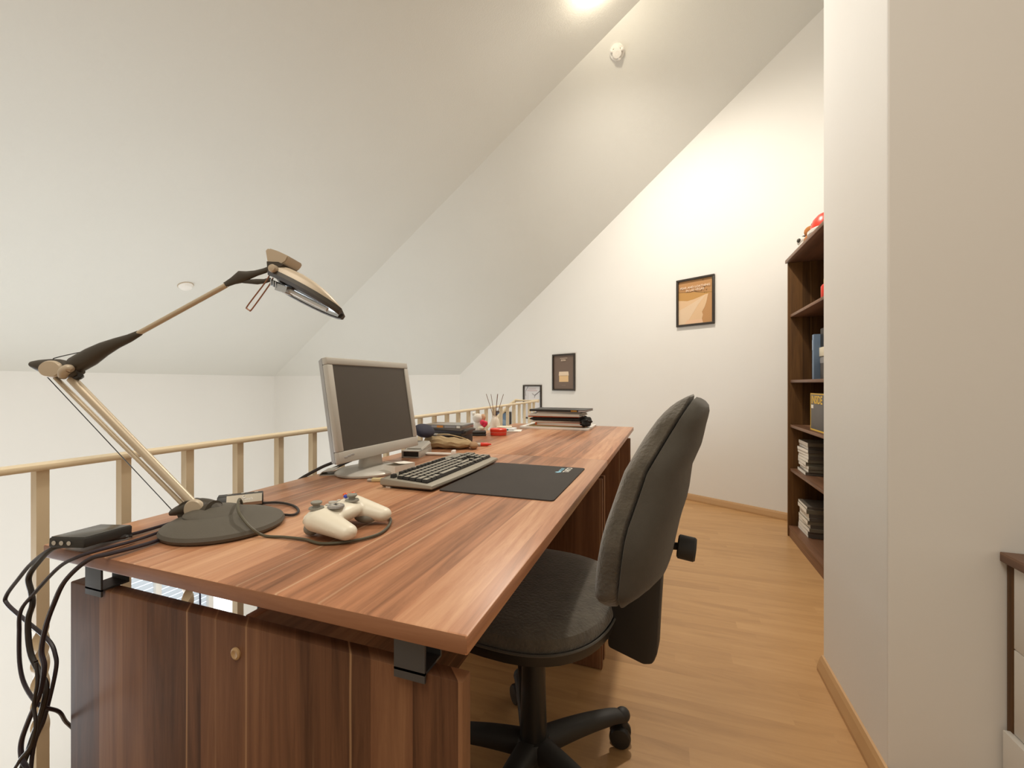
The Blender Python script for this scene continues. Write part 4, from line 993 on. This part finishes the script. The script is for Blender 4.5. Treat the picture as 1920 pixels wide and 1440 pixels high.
t = ream('notebook', 'notebook with bright orange cover near the bottom of the folder pile', 'notebook', -.620, 2.690, -3, FZ+.0085, .285, .20, .016, M_paper, M_orange, 3, 0, g_)
bm = new(); tube(bm, [(-.144, -.10, .001), (-.150, -.103, .008), (-.144, -.10, .016)], .004, 8); obj('orange_spine', bm, M_orange, t)
ream('paper_sheaf', 'sheaf of white papers between the orange notebook and the black bag', 'papers', -.645, 2.695, 3, FZ+.0265, .325, .215, .009, M_paper, None, 4, 0, g_)
bag = thing('black_bag', 'flat black cloth bag with a crumpled end sticking out of the pile', 'bag', (-.640, 2.690, FZ+.0362), R(-1))
bm = new(); rs = []
for q in range(24):
    t_ = q/23; x = -.165+.315*t_; hh = .0095*(1 if .04 < t_ < .97 else .5)
    rs.append([(x, -.118+.236*u_, .0096+sgn*hh*(1+.10*math.sin(7*u_+9*t_))*(1 if 0 < u_ < 1 else .6)) for sgn, us in ((-1, (0, .2, .4, .6, .8, 1)), (1, (1, .8, .6, .4, .2, 0))) for u_ in us])
rings(bm, rs); obj('bag_body', bm, mat('black_cloth', (.012, .011, .010), .8, bump=.5, bscale=120), bag)
bm = new()
t_ = bmesh.new(); bmesh.ops.create_icosphere(t_, subdivisions=3, radius=1)
for v_ in t_.verts:
    c = v_.co; k_ = 1+.28*math.sin(5*c.x+2*c.z)*math.cos(4*c.y+1.0)+.16*math.sin(9*c.z+3*c.y)
    v_.co = Vector((c.x*.030*k_, c.y*.05*k_, c.z*.030*k_))
merge(bm, t_, Matrix.Translation((.178, -.075, -.004))); obj('crumpled_end', bm, MATS['black_cloth'], bag, angle=80)
ream('magazine', 'magazine with red printed edge lying on the black bag', 'magazine', -.662, 2.690, 1, FZ+.0575, .318, .215, .006, mat('red_printed_edge', (.42, .09, .03), .6), None, 1, 0, g_)
ream('paper_sheaf', 'thick sheaf of loose white papers in the upper half of the pile', 'papers', -.648, 2.692, -2, FZ+.0645, .318, .22, .014, M_paper, None, 6, 0, g_)
ream('booklet', 'grey-white booklet right under the black ring binder', 'booklet', -.630, 2.690, 2, FZ+.0795, .275, .20, .012, mat('grey_white_card', (.55, .52, .49), .6), None, 3, 0, g_)
bn = thing('ring_binder', 'black folder with small gold label topmost on the pile', 'folder', (-.628, 2.690, FZ+.0925), R(-2), g_)
bm = new(); box(bm, -.178, .172, -.115, .125, 0, .0016); box(bm, -.178, .172, -.115, .125, .0105, .0125); box(bm, -.178, .128, -.1165, -.114, .0, .0125); obj('cover', bm, M_blk, bn)
bm = new(); box(bm, -.172, .170, -.113, .12, .0018, .0103); obj('pages', bm, mat('lilac_grey_paper', (.50, .44, .44), .7), bn)
bm = new(); box(bm, .085, .122, -.1174, -.1164, .003, .010); obj('gold_label', bm, mat('gold_label', (.50, .24, .03), .4), bn)

# ------------------------------------------------------------------ light
def light(name, kind, loc, power, col, **kw):
    l = bpy.data.lights.new(name, kind); l.energy = power; l.color = col
    for k_, v_ in kw.items(): setattr(l, k_, v_)
    o = bpy.data.objects.new(name, l); COL.objects.link(o); o.location = loc; return o
light('ceiling_lamp_bulb', 'POINT', (-.42, 2.93, 3.69), 9, (1.0, .88, .68), shadow_soft_size=.035)
light('ceiling_lamp_downlight', 'SPOT', (-.35, 2.95, 3.62), 205, (1.0, .92, .80), shadow_soft_size=.07, spot_size=R(168), spot_blend=1.0)
o = light('window_daylight', 'AREA', (CX+.06, .43, -1.75), 90, (.86, .94, 1.0), shape='RECTANGLE', size=1.6, size_y=3.8); o.rotation_euler = (0, R(-90), 0)
light('added_overhead_fill', 'AREA', (-.55, -.45, 3.25), 38, (1.0, .93, .80), shape='RECTANGLE', size=1.1, size_y=1.4)  # added soft fill high behind the camera; the roof window is assumed
o = light('added_lower_fill', 'AREA', (-1.45, 1.2, -1.45), 122, (.90, .95, 1.0), shape='RECTANGLE', size=1.6, size_y=5.0); o.rotation_euler = (0, R(90), 0)  # added fill under the gallery to brighten the left wall; no window there
wd = bpy.data.worlds.new('world'); SC.world = wd; wd.use_nodes = True
bgn = wd.node_tree.nodes['Background']; bgn.inputs[0].default_value = (1.0, .85, .66, 1); bgn.inputs[1].default_value = .50

SC.view_settings.view_transform = 'Standard'; SC.view_settings.look = 'None'
SC.view_settings.exposure = 0.06; SC.view_settings.gamma = 1.0; SC.view_settings.use_curve_mapping = False
SC.cycles.max_bounces = 8; SC.cycles.diffuse_bounces = 5; SC.cycles.use_denoising = True
